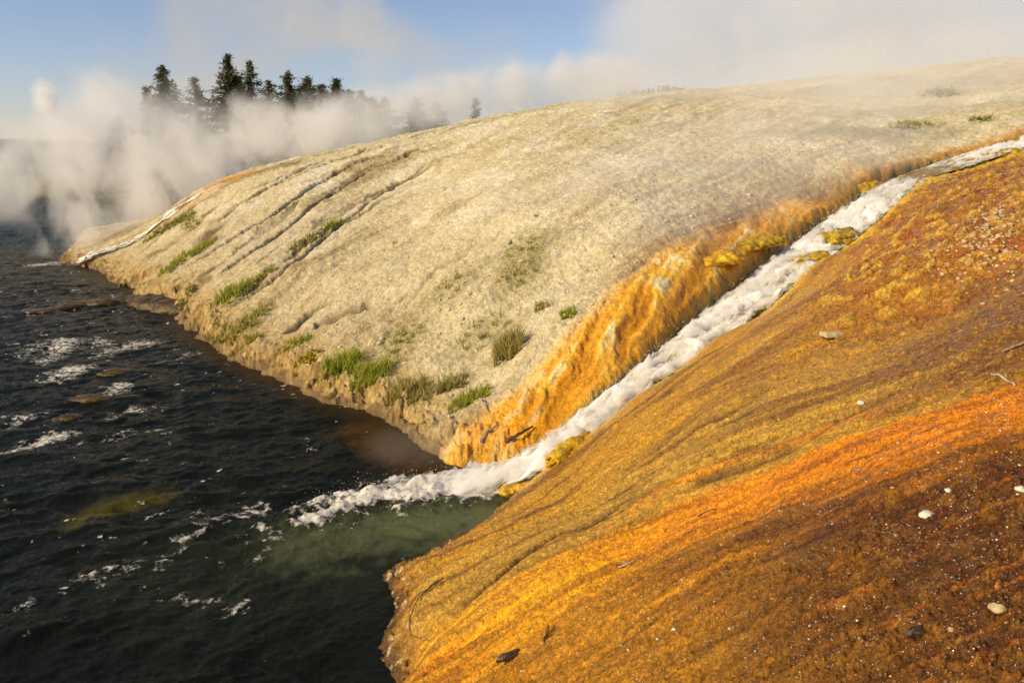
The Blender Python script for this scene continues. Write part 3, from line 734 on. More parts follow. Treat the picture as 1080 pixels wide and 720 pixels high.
# froth: a soft body of foam and spray lying on the rushing water and running out over the river
def froth():
    tail = np.array([at_z(*q) for q in [(470,514),(440,516),(410,520),(380,528),(345,541)]])
    Lf = np.concatenate([casL[6:78, :5], np.c_[tail, [.72, .70, .62, .52, .35], [.9, .85, .7, .55, .3]]]); Lf = resample(Lf, 160)
    ns_, nw_ = 1400, 41; s_ = np.linspace(0, 159, ns_); P = lerp_line(Lf, s_)
    T_ = np.gradient(P[:, :2], axis=0); T_ /= np.linalg.norm(T_, axis=1)[:, None] + 1e-9; N_ = np.c_[-T_[:, 1], T_[:, 0]]
    S, Wd = np.meshgrid(np.r_[0, np.cumsum(np.linalg.norm(np.diff(P[:, :3], axis=0), axis=1))], np.linspace(-1, 1, nw_), indexing='ij')
    wv = 1.0 + .22 * fbm(S * 1.1, np.sign(Wd) * 7 + 0 * S, 3); lat = Wd * P[:, 3][:, None] * wv * 1.02
    lat = lat * (1 + .16 * fbm(S * 4.2 + 60, np.sign(Wd) * 9 + 0 * S, 3)); x = P[:, 0][:, None] + N_[:, 0][:, None] * lat; y = P[:, 1][:, None] + N_[:, 1][:, None] * lat
    pf = np.clip(1 - np.abs(Wd) ** 2.2, 0, 1) * np.clip(P[:, 4], 0, 1)[:, None] * sstep(0, .8, S) * sstep(S.max(), S.max() - 1.5, S)
    n_a = fbm(S * 1.4, lat * 1.8 + 3, 4); n_b = np.maximum(0, fbm(S * 3.4 + 20, lat * 4, 4, .6))
    top = P[:, 2][:, None] - .03 + pf * np.clip(.15 + .18 * n_a + .30 * n_b, .015, .6)
    bot = P[:, 2][:, None] - .035 - .03 * pf
    I, J = np.meshgrid(np.arange(ns_ - 1), np.arange(nw_ - 1), indexing='ij'); n = ns_ * nw_
    q = np.stack([I * nw_ + J, (I + 1) * nw_ + J, (I + 1) * nw_ + J + 1, I * nw_ + J + 1], -1).reshape(-1, 4)
    e = []
    a = np.arange(ns_ - 1); l_ = a * nw_; r_ = a * nw_ + nw_ - 1
    e += [np.stack([l_, l_ + n, l_ + nw_ + n, l_ + nw_], 1), np.stack([r_, r_ + nw_, r_ + nw_ + n, r_ + n], 1)]
    b = np.arange(nw_ - 1); z0 = (ns_ - 1) * nw_
    e += [np.stack([b, b + 1, b + 1 + n, b + n], 1), np.stack([z0 + b, z0 + b + n, z0 + b + 1 + n, z0 + b + 1], 1)]
    Q_ = np.concatenate([q, q[:, ::-1] + n] + e)
    V_ = np.concatenate([np.stack([x, y, top], -1).reshape(-1, 3), np.stack([x, y, bot], -1).reshape(-1, 3)])
    me = new_mesh('cascade_froth', V_, quads=Q_)
    import bmesh as _b
    bm_ = _b.new(); bm_.from_mesh(me); _b.ops.recalc_face_normals(bm_, faces=bm_.faces[:]); bm_.to_mesh(me); bm_.free()
    m, nt, out, N, L = mat_new('froth'); pv = N('VolumePrincipled'); pv.inputs['Color'].default_value = (1, 1, 1, 1); pv.inputs['Anisotropy'].default_value = 0.; L(pv.outputs[0], out.inputs['Volume'])
    g = N('NewGeometry'); mp = N('Mapping'); mp.inputs['Rotation'].default_value = (0, 0, -math.atan2(casP[-1, 1] - casP[6, 1], casP[-1, 0] - casP[6, 0])); mp.inputs['Scale'].default_value = (1, 1, 1); L(g.outputs['Position'], mp.inputs['Vector'])
    mp2 = N('Mapping'); mp2.inputs['Scale'].default_value = (1.5, 5.5, 3.0); L(mp.outputs[0], mp2.inputs['Vector'])
    nz = N('TexNoise'); setin(nz, Scale=1.0, Detail=6., Roughness=.65, Distortion=.5); L(mp2.outputs[0], nz.inputs['Vector'])
    mr = N('MapRange'); setin(mr, From_Min=.45, From_Max=.64, To_Min=.2, To_Max=26.); L(nz.outputs[0], mr.inputs[0]); L(mr.outputs[0], pv.inputs['Density'])
    tag(link('cascade_froth', me, m), 'soft white froth and spray lying on the rushing cascade and its outflow', 'water', kind='stuff')
froth()
# the farther runoff at the left end of the mound
far_c = np.array([at_t(238,194,43.5), at_t(220,205,43), at_t(200,219,42.5), at_t(175,238,42), at_t(150,250,41.8), at_t(120,263,41.5), at_t(95,273,41.6), at_t(70,279,41.6)])
far_c[:, 2] = np.maximum(lookup(Z, far_c[:, 0], far_c[:, 1]), 0) + .02
far_c[-1, 2] = .03; far_c[-2, 2] = min(far_c[-2, 2], .25)
far_w = np.array([[.35, .5, .7, .85, .95, 1.0, 1.3, 1.7], [.8, .9, .9, .8, .9, .85, .8, .8]]).T
farL = resample(np.c_[far_c, far_w], 81)
torrent('runoff_water', farL, 500, 40, .9, 'narrow distant ribbon of white runoff water down the far end of the mound')

# spray thrown up along the cascade
def ico(sub=1):
    import bmesh
    bm_ = bmesh.new(); bmesh.ops.create_icosphere(bm_, subdivisions=sub, radius=1)
    v = np.array([q.co[:] for q in bm_.verts]); f = np.array([[q.index for q in p.verts] for p in bm_.faces]); bm_.free(); return v, f
IV, IF = ico(1)
IV2, IF2 = ico(3)
def blobs(cent, rad, sq=None):
    n = len(cent); v = IV[None] * rad[:, None, None]
    if sq is not None: v = v * sq[:, None, :]
    v = v + cent[:, None]; f = IF[None] + (np.arange(n) * len(IV))[:, None, None]
    return v.reshape(-1, 3), f.reshape(-1, 3)
ns = 7000
s = rng.uniform(20, 80, ns); P = lerp_line(casL, s)
T = np.gradient(casL[:, :2], axis=0); T /= np.linalg.norm(T, axis=1)[:, None]; Tn = lerp_line(np.c_[-T[:, 1], T[:, 0]], s)
clump = np.clip(gnoise(s * .8, s * 0) + .35 + .5 * gnoise(s * 2.2, s * 0 + 7), .03, 1.2)
lat = rng.normal(0, .72, ns); lat = np.clip(lat, -1.0, 1.0) * (1 + .15 * clump)
cen = np.c_[P[:, 0] + Tn[:, 0] * lat * P[:, 3], P[:, 1] + Tn[:, 1] * lat * P[:, 3], P[:, 2] + .03 + np.abs(rng.normal(0, .17, ns)) * clump * np.maximum(1.5 - np.abs(lat), .2)]
rad = np.clip(rng.lognormal(-5.7, .4, ns), .002, .008) * np.interp(s, [0, 40, 80], [1.4, 1.2, .9])
fa = np.interp(s, np.arange(81), casL[:, 4]); ok = rng.uniform(0, 1, ns) < fa; cen, rad = cen[ok], rad[ok]
bL = wline([(530,505),(500,510),(440,516),(390,526),(340,545)]); k = 900; t_ = rng.uniform(0, 39, k); s2 = lerp_line(bL, t_) + np.c_[rng.normal(0, .28, (k, 2)), .08 + np.abs(rng.normal(0, .06, k))]
cen = np.r_[cen, s2]; rad = np.r_[rad, rng.uniform(.002, .006, k)]
sq_ = np.stack([rng.uniform(.7, 1.6, len(cen)), rng.uniform(.7, 1.6, len(cen)), rng.uniform(.9, 2.2, len(cen))], 1)
v, f = blobs(cen, rad, sq_)
m, nt, out, N, L = mat_new('spray'); b = N('BsdfPrincipled'); setin(b, Roughness=.3); b.inputs['Base Color'].default_value = (.82, .8, .75, 1); L(b.outputs[0], out.inputs[0])
tag(link('water_spray', new_mesh('water_spray', v, tris=f), m), 'white droplets thrown up along the cascade and its mouth', 'spray', kind='stuff')

# ------------------------------------------------------------------ loose gravel (uncountable)
def simple_mat(name, c1, c2, rough=.85, scale=6., spec=.3, bump=.3, dist=.02):
    m, nt, out, N, L = mat_new(name); b = N('BsdfPrincipled'); L(b.outputs[0], out.inputs[0]); setin(b, Roughness=rough); b.inputs['Specular IOR Level'].default_value = spec
    co = N('TexCoord'); nz = N('TexNoise'); setin(nz, Scale=scale, Detail=7., Roughness=.65); L(co.outputs['Object'], nz.inputs['Vector'])
    r = N('ValToRGB'); r.color_ramp.elements[0].position = .32; r.color_ramp.elements[1].position = .66
    r.color_ramp.elements[0].color = (*c1, 1); r.color_ramp.elements[1].color = (*c2, 1); L(nz.outputs[0], r.inputs[0]); L(r.outputs[0], b.inputs['Base Color'])
    bp = N('Bump'); setin(bp, Strength=bump, Distance=dist); L(nz.outputs[0], bp.inputs['Height']); L(bp.outputs[0], b.inputs['Normal'])
    return m
def gravel(name, pxs, szs, mat, label, sx=1.0):
    cen = []; 
    for a, b_ in pxs: cen.append(hit(Z, a, b_))
    cen = np.array(cen); r_ = np.asarray(szs)
    sq = rng.uniform(.55, 1.3, (len(cen), 3)); sq[:, 2] *= .6
    v, f = blobs(cen, r_, sq); v += rng.normal(0, 1, v.shape) * np.repeat(r_, len(IV))[:, None] * .13
    tag(link(name, new_mesh(name, v, tris=f, smooth=False), mat), label, 'gravel', kind='stuff')
# pale grit and pebbles
M_pale = simple_mat('pale_sinter', (.34, .26, .15), (.66, .58, .44), scale=14.)
M_grit = simple_mat('wet_grit', (.10, .045, .012), (.42, .27, .12), rough=.3, scale=20., spec=.6)
g = np.r_[rng.normal(0, 1, (500, 2)) * [16, 22] + [1046, 238], rng.normal(0, 1, (300, 2)) * [30, 20] + [1020, 270]]
g = [(a + .0, b) for a, b in g if 960 < a < 1120 and 200 < b < 330]
M_peb = simple_mat('tan_pebbles', (.26, .15, .06), (.66, .52, .34), scale=9.)
g = [q for q in g if rng.uniform() < .6]
gravel('gravel', g, np.clip(rng.lognormal(-3.75, .4, len(g)), .01, .06), M_peb, 'patch of pale broken pebbles on the rusty bank at upper right')
g = np.c_[rng.uniform(500, 1090, 44000), rng.uniform(200, 722, 44000)]
lim = lambda a: 722 - (a - 480) * .75
g = [(a, b) for a, b in g if (b > 300 + (1080 - a) * .72 or (a > 860 and b < 360 and b > 200 + (1080 - a) * .35)) and gnoise(np.array([a * .03]), np.array([b * .04]))[0] > rng.uniform(-.7, .6) and b > 640 - (a - 560) * .45]
d_ = np.array([np.linalg.norm(hit(Z, a, b)[:2]) for a, b in g])
sel = rng.uniform(0, 1, len(g)) < .38; gr_r = np.clip(rng.lognormal(-5.7, .6, len(g)), .0012, .022) * (d_ / 6.5); g = np.array(g)
M_glint = simple_mat('pale_glint_grains', (.50, .40, .26), (.85, .80, .70), rough=.12, scale=30., spec=1.0)  # pale grains take the place of sun glints on wet bumps
gravel('grit_glints', g[~sel], gr_r[~sel], M_grit, 'wet brown sand grains and tiny pebbles scattered over the algae bank')
gravel('grit_glints', g[sel], gr_r[sel] * .8, M_glint, 'pale grains standing in for sun glints on the wet brown algae bank')
g = np.c_[rng.uniform(225, 860, 5200), rng.uniform(110, 440, 5200)]
keepg = []
for a, b in g:
    p = hit(Z, a, b)
    if b > 100 and lookup(mound * 1.0, p[0], p[1]) > .9 and lookup(sd, p[0], p[1]) > .4 and lookup(apd, p[0], p[1]) > .7 and fbm(np.array([p[0] * .5]), np.array([p[1] * .5]), 3)[0] > -.12: keepg.append((a, b))
gravel('mound_gravel', keepg, np.clip(rng.lognormal(-3.75, .5, len(keepg)), .008, .09), M_pale, 'loose pale sinter chips littering the mound slope')

# ------------------------------------------------------------------ lumps of rock
IV4, IF4 = ico(5)
def rock_mesh(name, seed, size, rough=.38, freq=1.4, big=False):
    r_ = np.random.default_rng(seed); v0 = (IV4 if big else IV2); v = v0.copy(); o = r_.uniform(0, 99, 3)
    q = v * np.asarray(size) / np.mean(size)
    k = fbm(q[:, 0] * freq + o[0] + q[:, 2] * .7, q[:, 1] * freq + o[1] - q[:, 2] * .9, 4) + .35 * fbm(q[:, 2] * freq * 2.3 + o[2], (q[:, 0] + q[:, 1]) * freq * 2, 3)
    if not big: k = np.round(k * 6) / 6 * .35 + k * .65
    v = v * (1 + rough * k)[:, None]
    v += .07 * rough * (ridged(q[:, 0] * 2.6 + o[1], q[:, 1] * 2.6 + q[:, 2] * 2, 3) - .6)[:, None] * v0
    if big: v += .13 * fbm(q[:, 0] * 5 + o[2] + q[:, 2] * 4, q[:, 1] * 5 - q[:, 2] * 4, 5, .6)[:, None] * v0
    v[:, 2] = np.where(v[:, 2] < -.35, -.35 + (v[:, 2] + .35) * .3, v[:, 2])
    return new_mesh(name, v * np.asarray(size), tris=(IF4 if big else IF2))
def put_rock(name, seed, px, py, size, mat, label, cat, rotz=0, sink=.25, group=None, tilt=None, water=False):
    p = at_z(px, py) if water else hit(Z, px, py)
    me = rock_mesh(name, seed, size); o = link(name, me, mat, (p[0], p[1], p[2] + size[2] * (1 - sink) * .4))
    o.rotation_euler = (0, tilt or 0, rotz)
    tag(o, label, cat, group); return o
M_whites = simple_mat('white_sinter_stone', (.52, .48, .40), (.80, .77, .68), scale=22., bump=.5)
M_tan = simple_mat('tan_sinter_stone', (.30, .22, .10), (.62, .50, .30), scale=18., bump=.5)
G_ = 'pale stones on the orange bank'
for i, (px, py, s, mt, lb) in enumerate([
    (977, 546, (.052, .040, .034), M_whites, 'largest bright white stone lying on the dark brown part of the bank'),
    (1000, 518, (.026, .022, .018), M_whites, 'small white stone a little above the largest white stone'),
    (1052, 644, (.042, .036, .034), M_tan, 'cream stone with a tan hollow, lowest at the right of the bank'),
    (908, 427, (.036, .032, .030), M_whites, 'round grey white stone on the upper edge of the orange band'),
    (1076, 519, (.034, .026, .022), M_whites, 'white stone cut off by the right edge of the photo'),
    (711, 664, (.018, .014, .012), M_whites, 'tiny white pebble on the brown bank near the bottom'),
    (1003, 666, (.020, .016, .014), M_tan, 'tiny tan pebble left of the lowest cream stone'),
    (941, 517, (.018, .012, .010), M_tan, 'tiny flat tan pebble on the dark orange streaks'),
    (822, 443, (.022, .018, .014), M_tan, 'small tan pebble beside the dark crease in the golden bank'),
    (880, 353, (.24, .12, .05), M_tan, 'flat pale slab of sinter half buried in the golden upper bank')]):
    put_rock('stone', 100 + i, px, py, s, mt, lb, 'stone', rotz=i * 1.3 if i < 9 else .3, sink=.25 if i < 9 else 1.2, group=G_ if s[0] < .1 else None)
M_dark = simple_mat('dark_wet_rock', (.012, .008, .004), (.11, .055, .02), rough=.25, scale=14., spec=.6, bump=.8, dist=.03)
put_rock('rock', 140, 540, 692, (.15, .05, .05), M_dark, 'dark knobbly wet rock in the bright orange streak at the bottom', 'rock', rotz=.45, sink=.8)
put_rock('rock', 141, 968, 668, (.085, .035, .035), M_dark, 'dark wet lump in the brown bank left of the lowest cream stone', 'rock', rotz=.3, sink=.8)
M_riv = simple_mat('river_rock', (.012, .009, .004), (.12, .07, .012), rough=.35, scale=3., spec=.25, bump=.8, dist=.08)
put_rock('river_rock', 150, 122, 394, (.42, .30, .11), M_riv, 'brown wet rock breaking the river, farthest of the three', 'rock', .3, .7, 'wet rocks breaking the river surface', water=True)
put_rock('river_rock', 151, 97, 421, (.48, .26, .10), M_riv, 'flat tawny wet rock in the river, middle of the three', 'rock', -.1, .7, 'wet rocks breaking the river surface', water=True)
put_rock('river_rock', 152, 72, 443, (.30, .24, .10), M_riv, 'small dark wet rock in the river, nearest of the three', 'rock', .6, .7, 'wet rocks breaking the river surface', water=True)
# dark ledge reaching out from the bank into the river
vs, fs = [], []
lp = resample(np.array([at_z(*q) for q in [(38,328),(80,322),(120,318),(160,318),(205,330)]]), 26)
for i, p in enumerate(lp):
    r_ = np.random.default_rng(300 + i); f = i / 25
    k = fbm(IV2[:, 0] * 1.6 + i * 3.1, IV2[:, 1] * 1.6 + IV2[:, 2] * 1.2, 4)
    sz = np.array([.75, .5, .14 + .2 * f]) * r_.uniform(.7, 1.25) * (.6 + .7 * f)
    vs.append(IV2 * (1 + .32 * k)[:, None] * sz + p + [r_.normal(0, .12), r_.normal(0, .2), -.02]); fs.append(IF2 + i * len(IV2))
o = link('rock_ledge', new_mesh('rock_ledge', np.concatenate(vs), tris=np.concatenate(fs)), M_riv)
tag(o, 'low dark rock ledge reaching from the mound into the river', 'rock')
# yellow and olive algae ledges beside the cascade
M_alg = simple_mat('yellow_algae_rock', (.34, .16, .004), (.80, .50, .015), rough=.4, scale=7., spec=.5, bump=.7, dist=.06)
M_algg = simple_mat('olive_algae_rock', (.10, .085, .006), (.66, .42, .012), rough=.4, scale=7., spec=.5, bump=.7, dist=.06)
def ledge(px, py, t, size, rz, mt, lb, seed):
    p = at_t(px, py, t); size = np.array(size) * [1.15, 1.15, .8]; p[2] -= .10; me = rock_mesh('algae_rock', seed, size, .55, 1.1, True)
    o = link('algae_rock', me, mt, p); o.rotation_euler = (.05, -.12, rz); tag(o, lb, 'rock', 'algae coated rocks beside the cascade')
for i, a in enumerate([(884, 247, 22.0, (.62, .34, .24), .75, M_algg, 'olive and yellow algae rock on the near side of the cascade, below the top fall'),
    (857, 270, 20.7, (.48, .26, .20), .6, M_algg, 'yellow green rock touching the near edge of the cascade, second below the top fall'),
    (598, 470, 12.95, (.52, .16, .16), .95, M_alg, 'long yellow orange ridge of algae rock splitting the lower cascade'),
    (545, 508, 13.0, (.26, .12, .09), .2, M_alg, 'small bright yellow algae shelf at the cascade mouth'),
    (792, 254, 21.3, (.75, .35, .22), .3, M_algg, 'flat yellow shelf with hanging olive fringe on the mound side of the cascade'),
    (762, 270, 19.9, (.60, .32, .22), .4, M_alg, 'orange shelf on the mound side, just below the flat yellow shelf'),
    (1000, 187, 26.3, (1.1, .4, .20), .35, M_alg, 'long golden crust beside the lip of the top fall'),
    (1060, 160, 28.0, (.9, .35, .20), .3, M_algg, 'olive crust bordering the uppermost white water'),
    (905, 196, 26.6, (.8, .4, .25), .2, M_alg, 'amber crust on the mound side of the lip of the top fall')]):
    ledge(*a, 200 + i)

# ------------------------------------------------------------------ sticks
def tube(path, r0, r1, nseg=7, wob=.15, seed=0):
    r_ = np.random.default_rng(seed); P = np.array(path, float); n = len(P); V_, F_ = [], []
    T_ = np.gradient(P, axis=0); T_ /= np.linalg.norm(T_, axis=1)[:, None] + 1e-9
    for i in range(n):
        up = np.array([0, 0, 1.0]) if abs(T_[i, 2]) < .9 else np.array([1.0, 0, 0])
        a = np.cross(T_[i], up); a /= np.linalg.norm(a); b = np.cross(a, T_[i]); r = mix(r0, r1, i / (n - 1))
        for k in range(nseg):
            q = 2 * math.pi * k / nseg; rr = r * (1 + wob * r_.normal())
            V_.append(P[i] + a * math.cos(q) * rr + b * math.sin(q) * rr)
    for i in range(n - 1):
        for k in range(nseg):
            F_.append((i * nseg + k, i * nseg + (k + 1) % nseg, (i + 1) * nseg + (k + 1) % nseg, (i + 1) * nseg + k))
    F_.append(tuple(range(nseg - 1, -1, -1))); F_.append(tuple(range((n - 1) * nseg, n * nseg)))
    return V_, F_
def stick(pls, mat, label, cat='stick', lift=.01, name='stick'):
    V_, F_ = [], []; org = None
    for j, (pts, r0, r1, arch) in enumerate(pls):
        P = hitline(Z, pts, 14); P[:, 2] = lookup(Z, P[:, 0], P[:, 1]) * .5 + P[:, 2] * .5 + lift + arch * np.sin(np.linspace(0, math.pi, 14)) + r0 * .5
        if org is None: org = P[0].copy()
        v, f = tube(P - org, r0, r1, 7, .12, j + len(label)); f = [tuple(i + len(V_) for i in q) for q in f]; V_ += v; F_ += f
    tag(link(name, new_mesh(name, V_, faces=F_), mat, org), label, cat)
M_bark = simple_mat('dark_twig', (.025, .014, .008), (.14, .085, .045), scale=40., rough=.6)
M_drift = simple_mat('bleached_wood', (.30, .22, .16), (.62, .52, .42), scale=40., rough=.7)
M_log = simple_mat('grey_wood', (.12, .075, .045), (.34, .24, .17), scale=25., rough=.7)
stick([([(467,610),(450,624),(437,640),(431,656),(433,671)], .007, .004, .02), ([(433,671),(440,673),(447,672)], .004, .002, .01), ([(446,628),(442,640),(440,652)], .004, .002, .01), ([(462,613),(456,619),(448,628)], .006, .003, .03)],
      M_bark, 'thin dark forked twig curving over the near bank by the water')
stick([([(1045,396),(1055,400),(1062,405),(1070,410)], .011, .007, .012), ([(1058,402),(1063,399)], .005, .003, .01)], M_drift, 'short bleached white stick on the orange bank near the right edge')
stick([([(1056,373),(1068,369),(1080,365),(1100,358)], .013, .016, .01)], M_log, 'grey brown branch end entering from the right edge of the photo')
stick([([(652,600),(660,597),(670,592)], .007, .004, .006), ([(655,594),(664,596)], .004, .003, .008)], M_drift, 'small pale splinter in the bright orange streak below the long crack')
stick([([(573,674),(580,670),(585,662)], .006, .003, .006)], M_bark, 'tiny dark twig low on the orange bank')
stick([([(736,546),(746,542),(756,538)], .006, .003, .006)], M_bark, 'short dark twig lying in the middle of the orange band')
stick([([(534,470),(545,466),(556,459),(562,453)], .035, .018, .05)], M_bark, 'dark driftwood branch wedged in the orange apron by the cascade mouth', lift=.04)
stick([([(507,470),(513,463),(520,457),(525,449)], .030, .018, .05)], M_log, 'stubby broken branch leaning on the apron snout above the river', lift=.04)
stick([([(505,424),(509,430),(513,436)], .016, .010, .06)], M_drift, 'pale upright stick beside the lowest grass on the mound', lift=.05)

# ------------------------------------------------------------------ grass
def leaf_mat(name, c1, c2, tr=.45):
    m, nt, out, N, L = mat_new(name)
    gi = N('NewGeometry'); at_ = N('Attribute', attribute_name='shade')
    r = N('ValToRGB'); r.color_ramp.elements[0].color = (*c1, 1); r.color_ramp.elements[1].position = .72; r.color_ramp.elements[1].color = (*c2, 1); e3 = r.color_ramp.elements.new(.97); e3.color = (.52, .42, .17, 1) if 'grass' in name else (*c2, 1); L(at_.outputs['Fac'], r.inputs[0])
    d = N('BsdfPrincipled'); setin(d, Roughness=.55); d.inputs['Specular IOR Level'].default_value = .3; L(r.outputs[0], d.inputs['Base Color'])
    t = N('BsdfTranslucent'); L(r.outputs[0], t.inputs[0]); x = N('MixShader'); x.inputs[0].default_value = tr
    L(d.outputs[0], x.inputs[1]); L(t.outputs[0], x.inputs[2]); L(x.outputs[0], out.inputs[0]); return m
MG = {'g': leaf_mat('green_grass', (.17, .22, .012), (.52, .56, .045)), 'y': leaf_mat('yellow_grass', (.20, .21, .025), (.50, .48, .09)),
      'o': leaf_mat('olive_grass', (.21, .20, .04), (.50, .44, .14)), 'd': leaf_mat('dark_grass', (.11, .14, .014), (.34, .36, .05)), 'f': leaf_mat('yellow_flowers', (.22, .20, .01), (.62, .50, .02))}
def grass(pts, spread, n, hgt, kind, label, thick=.009, lean=.35, cat='grass', name='grass_tuft'):
    if len(pts) == 1: P = np.repeat(hit(Z, *pts[0])[None], 2, 0)
    else: P = hitline(Z, pts, 30)
    org = P[len(P) // 2].copy()
    tt = rng.uniform(0, len(P) - 1, n); B_ = np.stack([np.interp(tt, np.arange(len(P)), P[:, k]) for k in range(3)], 1)
    B_[:, :2] += rng.normal(0, spread, (n, 2)) * .6
    n = int(n * 2.4); tt = rng.uniform(0, len(P) - 1, n); B_ = np.stack([np.interp(tt, np.arange(len(P)), P[:, k]) for k in range(3)], 1); B_[:, :2] += rng.standard_t(3, (n, 2)).clip(-2, 2) * spread * .5
    # clumped
    ck = rng.integers(0, n, max(3, n // 22)); cs = B_[ck]; near = ((B_[:, None, :2] - cs[None, :, :2]) ** 2).sum(-1).argmin(1)
    B_[:, :2] = mix(B_[:, :2], cs[near][:, :2], .55)
    B_[:, 2] = lookup(Z, B_[:, 0], B_[:, 1]) - .02
    hh = .72 * hgt * np.clip(rng.lognormal(-.4, .4, n), .2, 1.35) * (1 - .35 * np.clip(np.linalg.norm(B_[:, :2] - cs[near][:, :2], axis=1) / (spread + .01), 0, 1))
    az = rng.uniform(0, 2 * math.pi, n); out_ = B_[:, :2] - cs[near][:, :2]; 
    ln = np.abs(rng.normal(lean, .2, n)) * hh
    dx = np.cos(az) * ln + out_[:, 0] * .6; dy = np.sin(az) * ln + out_[:, 1] * .6
    wv = az + math.pi / 2 + rng.normal(0, .8, n); wx = np.cos(wv); wy = np.sin(wv); w0 = thick * rng.uniform(.6, 1.3, n) * (np.hypot(org[0], org[1]) / 20) ** .6
    V_ = []; 
    lv = [(0, 1.0, 0), (.45, .85, .16), (.8, .5, .62), (1.0, .06, 1.0)]
    for f, wf, bf in lv:
        c_ = np.stack([B_[:, 0] + dx * bf, B_[:, 1] + dy * bf, B_[:, 2] + hh * f * (1 - .12 * bf)], 1)
        off = np.stack([wx * w0 * wf, wy * w0 * wf, np.zeros(n)], 1)
        V_ += [c_ - off, c_ + off]
    V_ = np.stack(V_, 1)      # n,8,3
    q = np.array([[0, 1, 3, 2], [2, 3, 5, 4], [4, 5, 7, 6]])[None] + (np.arange(n) * 8)[:, None, None]
    me = new_mesh(name, (V_ - org).reshape(-1, 3), quads=q.reshape(-1, 4))
    sh = (np.clip(rng.normal(.42, .25, n), 0, .8) + .6 * (rng.uniform(0, 1, n) < .16))[:, None] + np.array([-.3, -.3, 0, 0, .1, .1, .2, .2])[None]
    add_attr(me, 'shade', np.clip(sh, 0, 1))
    if any(w_ in label for w_ in ('thin', 'sparse', 'scattered', 'faint')): tag(link('grass', me, MG[kind], org), label, cat, kind='stuff')
    else: tag(link(name, me, MG[kind], org), label, cat, 'grass clumps on the mound')
for a in GRASS:
    grass(*a)
grass([(318,382),(330,378)], .22, 260, .14, 'f', 'low yellow flowering plant left of the big green patch', .02, .5, 'plant', 'flowering_plant')

# ------------------------------------------------------------------ conifers
M_trunk = simple_mat('conifer_bark', (.05, .035, .022), (.14, .10, .07), scale=3.)
M_need = leaf_mat('conifer_needles', (.035, .045, .014), (.20, .19, .06), .3)
def conifer(seed, H_, Rm, bare=.10, dens=1.0, ragged=.3, lean=0.):
    r_ = np.random.default_rng(seed)
    zz = np.linspace(0, H_, 12); path = np.c_[lean * zz + .05 * np.sin(zz), .04 * np.sin(zz * .7 + seed), zz]
    tv, tf = tube(path, .018 * H_ + .04, .02, 8, .05, seed)
    nb = int(240 * dens * H_ / 14); C_, A_, S_ = [], [], []
    for i in range(nb):
        f = bare + (1 - bare) * (i + r_.uniform()) / nb
        prof = 2.5 * Rm * ((1 - f) ** .95 * 1.0 + .05) * (1 - .45 * math.exp(-((f - bare) / .10) ** 2))
        ln_ = prof * max(.25, r_.normal(.9, ragged * .75)); az = r_.uniform(0, 2 * math.pi); dr = -.35 + .75 * f + r_.normal(0, .12)
        m_ = max(4, int(ln_ / .16))
        for k in range(m_):
            u = (k + r_.uniform(.2, 1)) / m_
            hx = math.cos(az) * ln_ * u; hy = math.sin(az) * ln_ * u; hz = f * H_ + dr * ln_ * u - .10 * u * u * ln_
            for _ in range(4):
                C_.append((hx + lean * f * H_ + r_.normal(0, .17), hy + r_.normal(0, .17), hz + r_.normal(0, .13))); A_.append(az + r_.normal(0, .7)); S_.append(r_.uniform(.18, .42) * (1.15 - .5 * f))
    C_ = np.array(C_); A_ = np.array(A_); S_ = np.array(S_); n = len(C_)
    d1 = np.c_[np.cos(A_), np.sin(A_), r_.normal(-.15, .35, n)] * S_[:, None]; d2 = np.c_[-np.sin(A_), np.cos(A_), r_.normal(0, .5, n)] * S_[:, None] * .30
    v = np.stack([C_ - d1, C_ + d2, C_ + d1, C_ - d2], 1).reshape(-1, 3); q = np.arange(n * 4).reshape(-1, 4)
    cm_ = new_mesh('crown', v, quads=q, smooth=False); add_attr(cm_, 'shade', np.repeat(np.clip(r_.normal(.4, .25, n) + .25 * (np.hypot(C_[:, 0], C_[:, 1]) / Rm - .5), 0, 1), 4))
    return new_mesh('trunk', tv, faces=tf), cm_
def ground_far(px, t):
    x, y, z = ray(px, 165); X_, Y_ = x * t, y * t
    P = np.array([[X_]]), np.array([[Y_]]); f_, _, _, _ = polydist(P[0], P[1], land, closed=True); i_ = inside(P[0], P[1], land)
    return np.array([X_, Y_, float(far_z(P[0], P[1], np.where(i_, f_, -f_))[0, 0])])
GT = 'conifers standing beyond the mound'
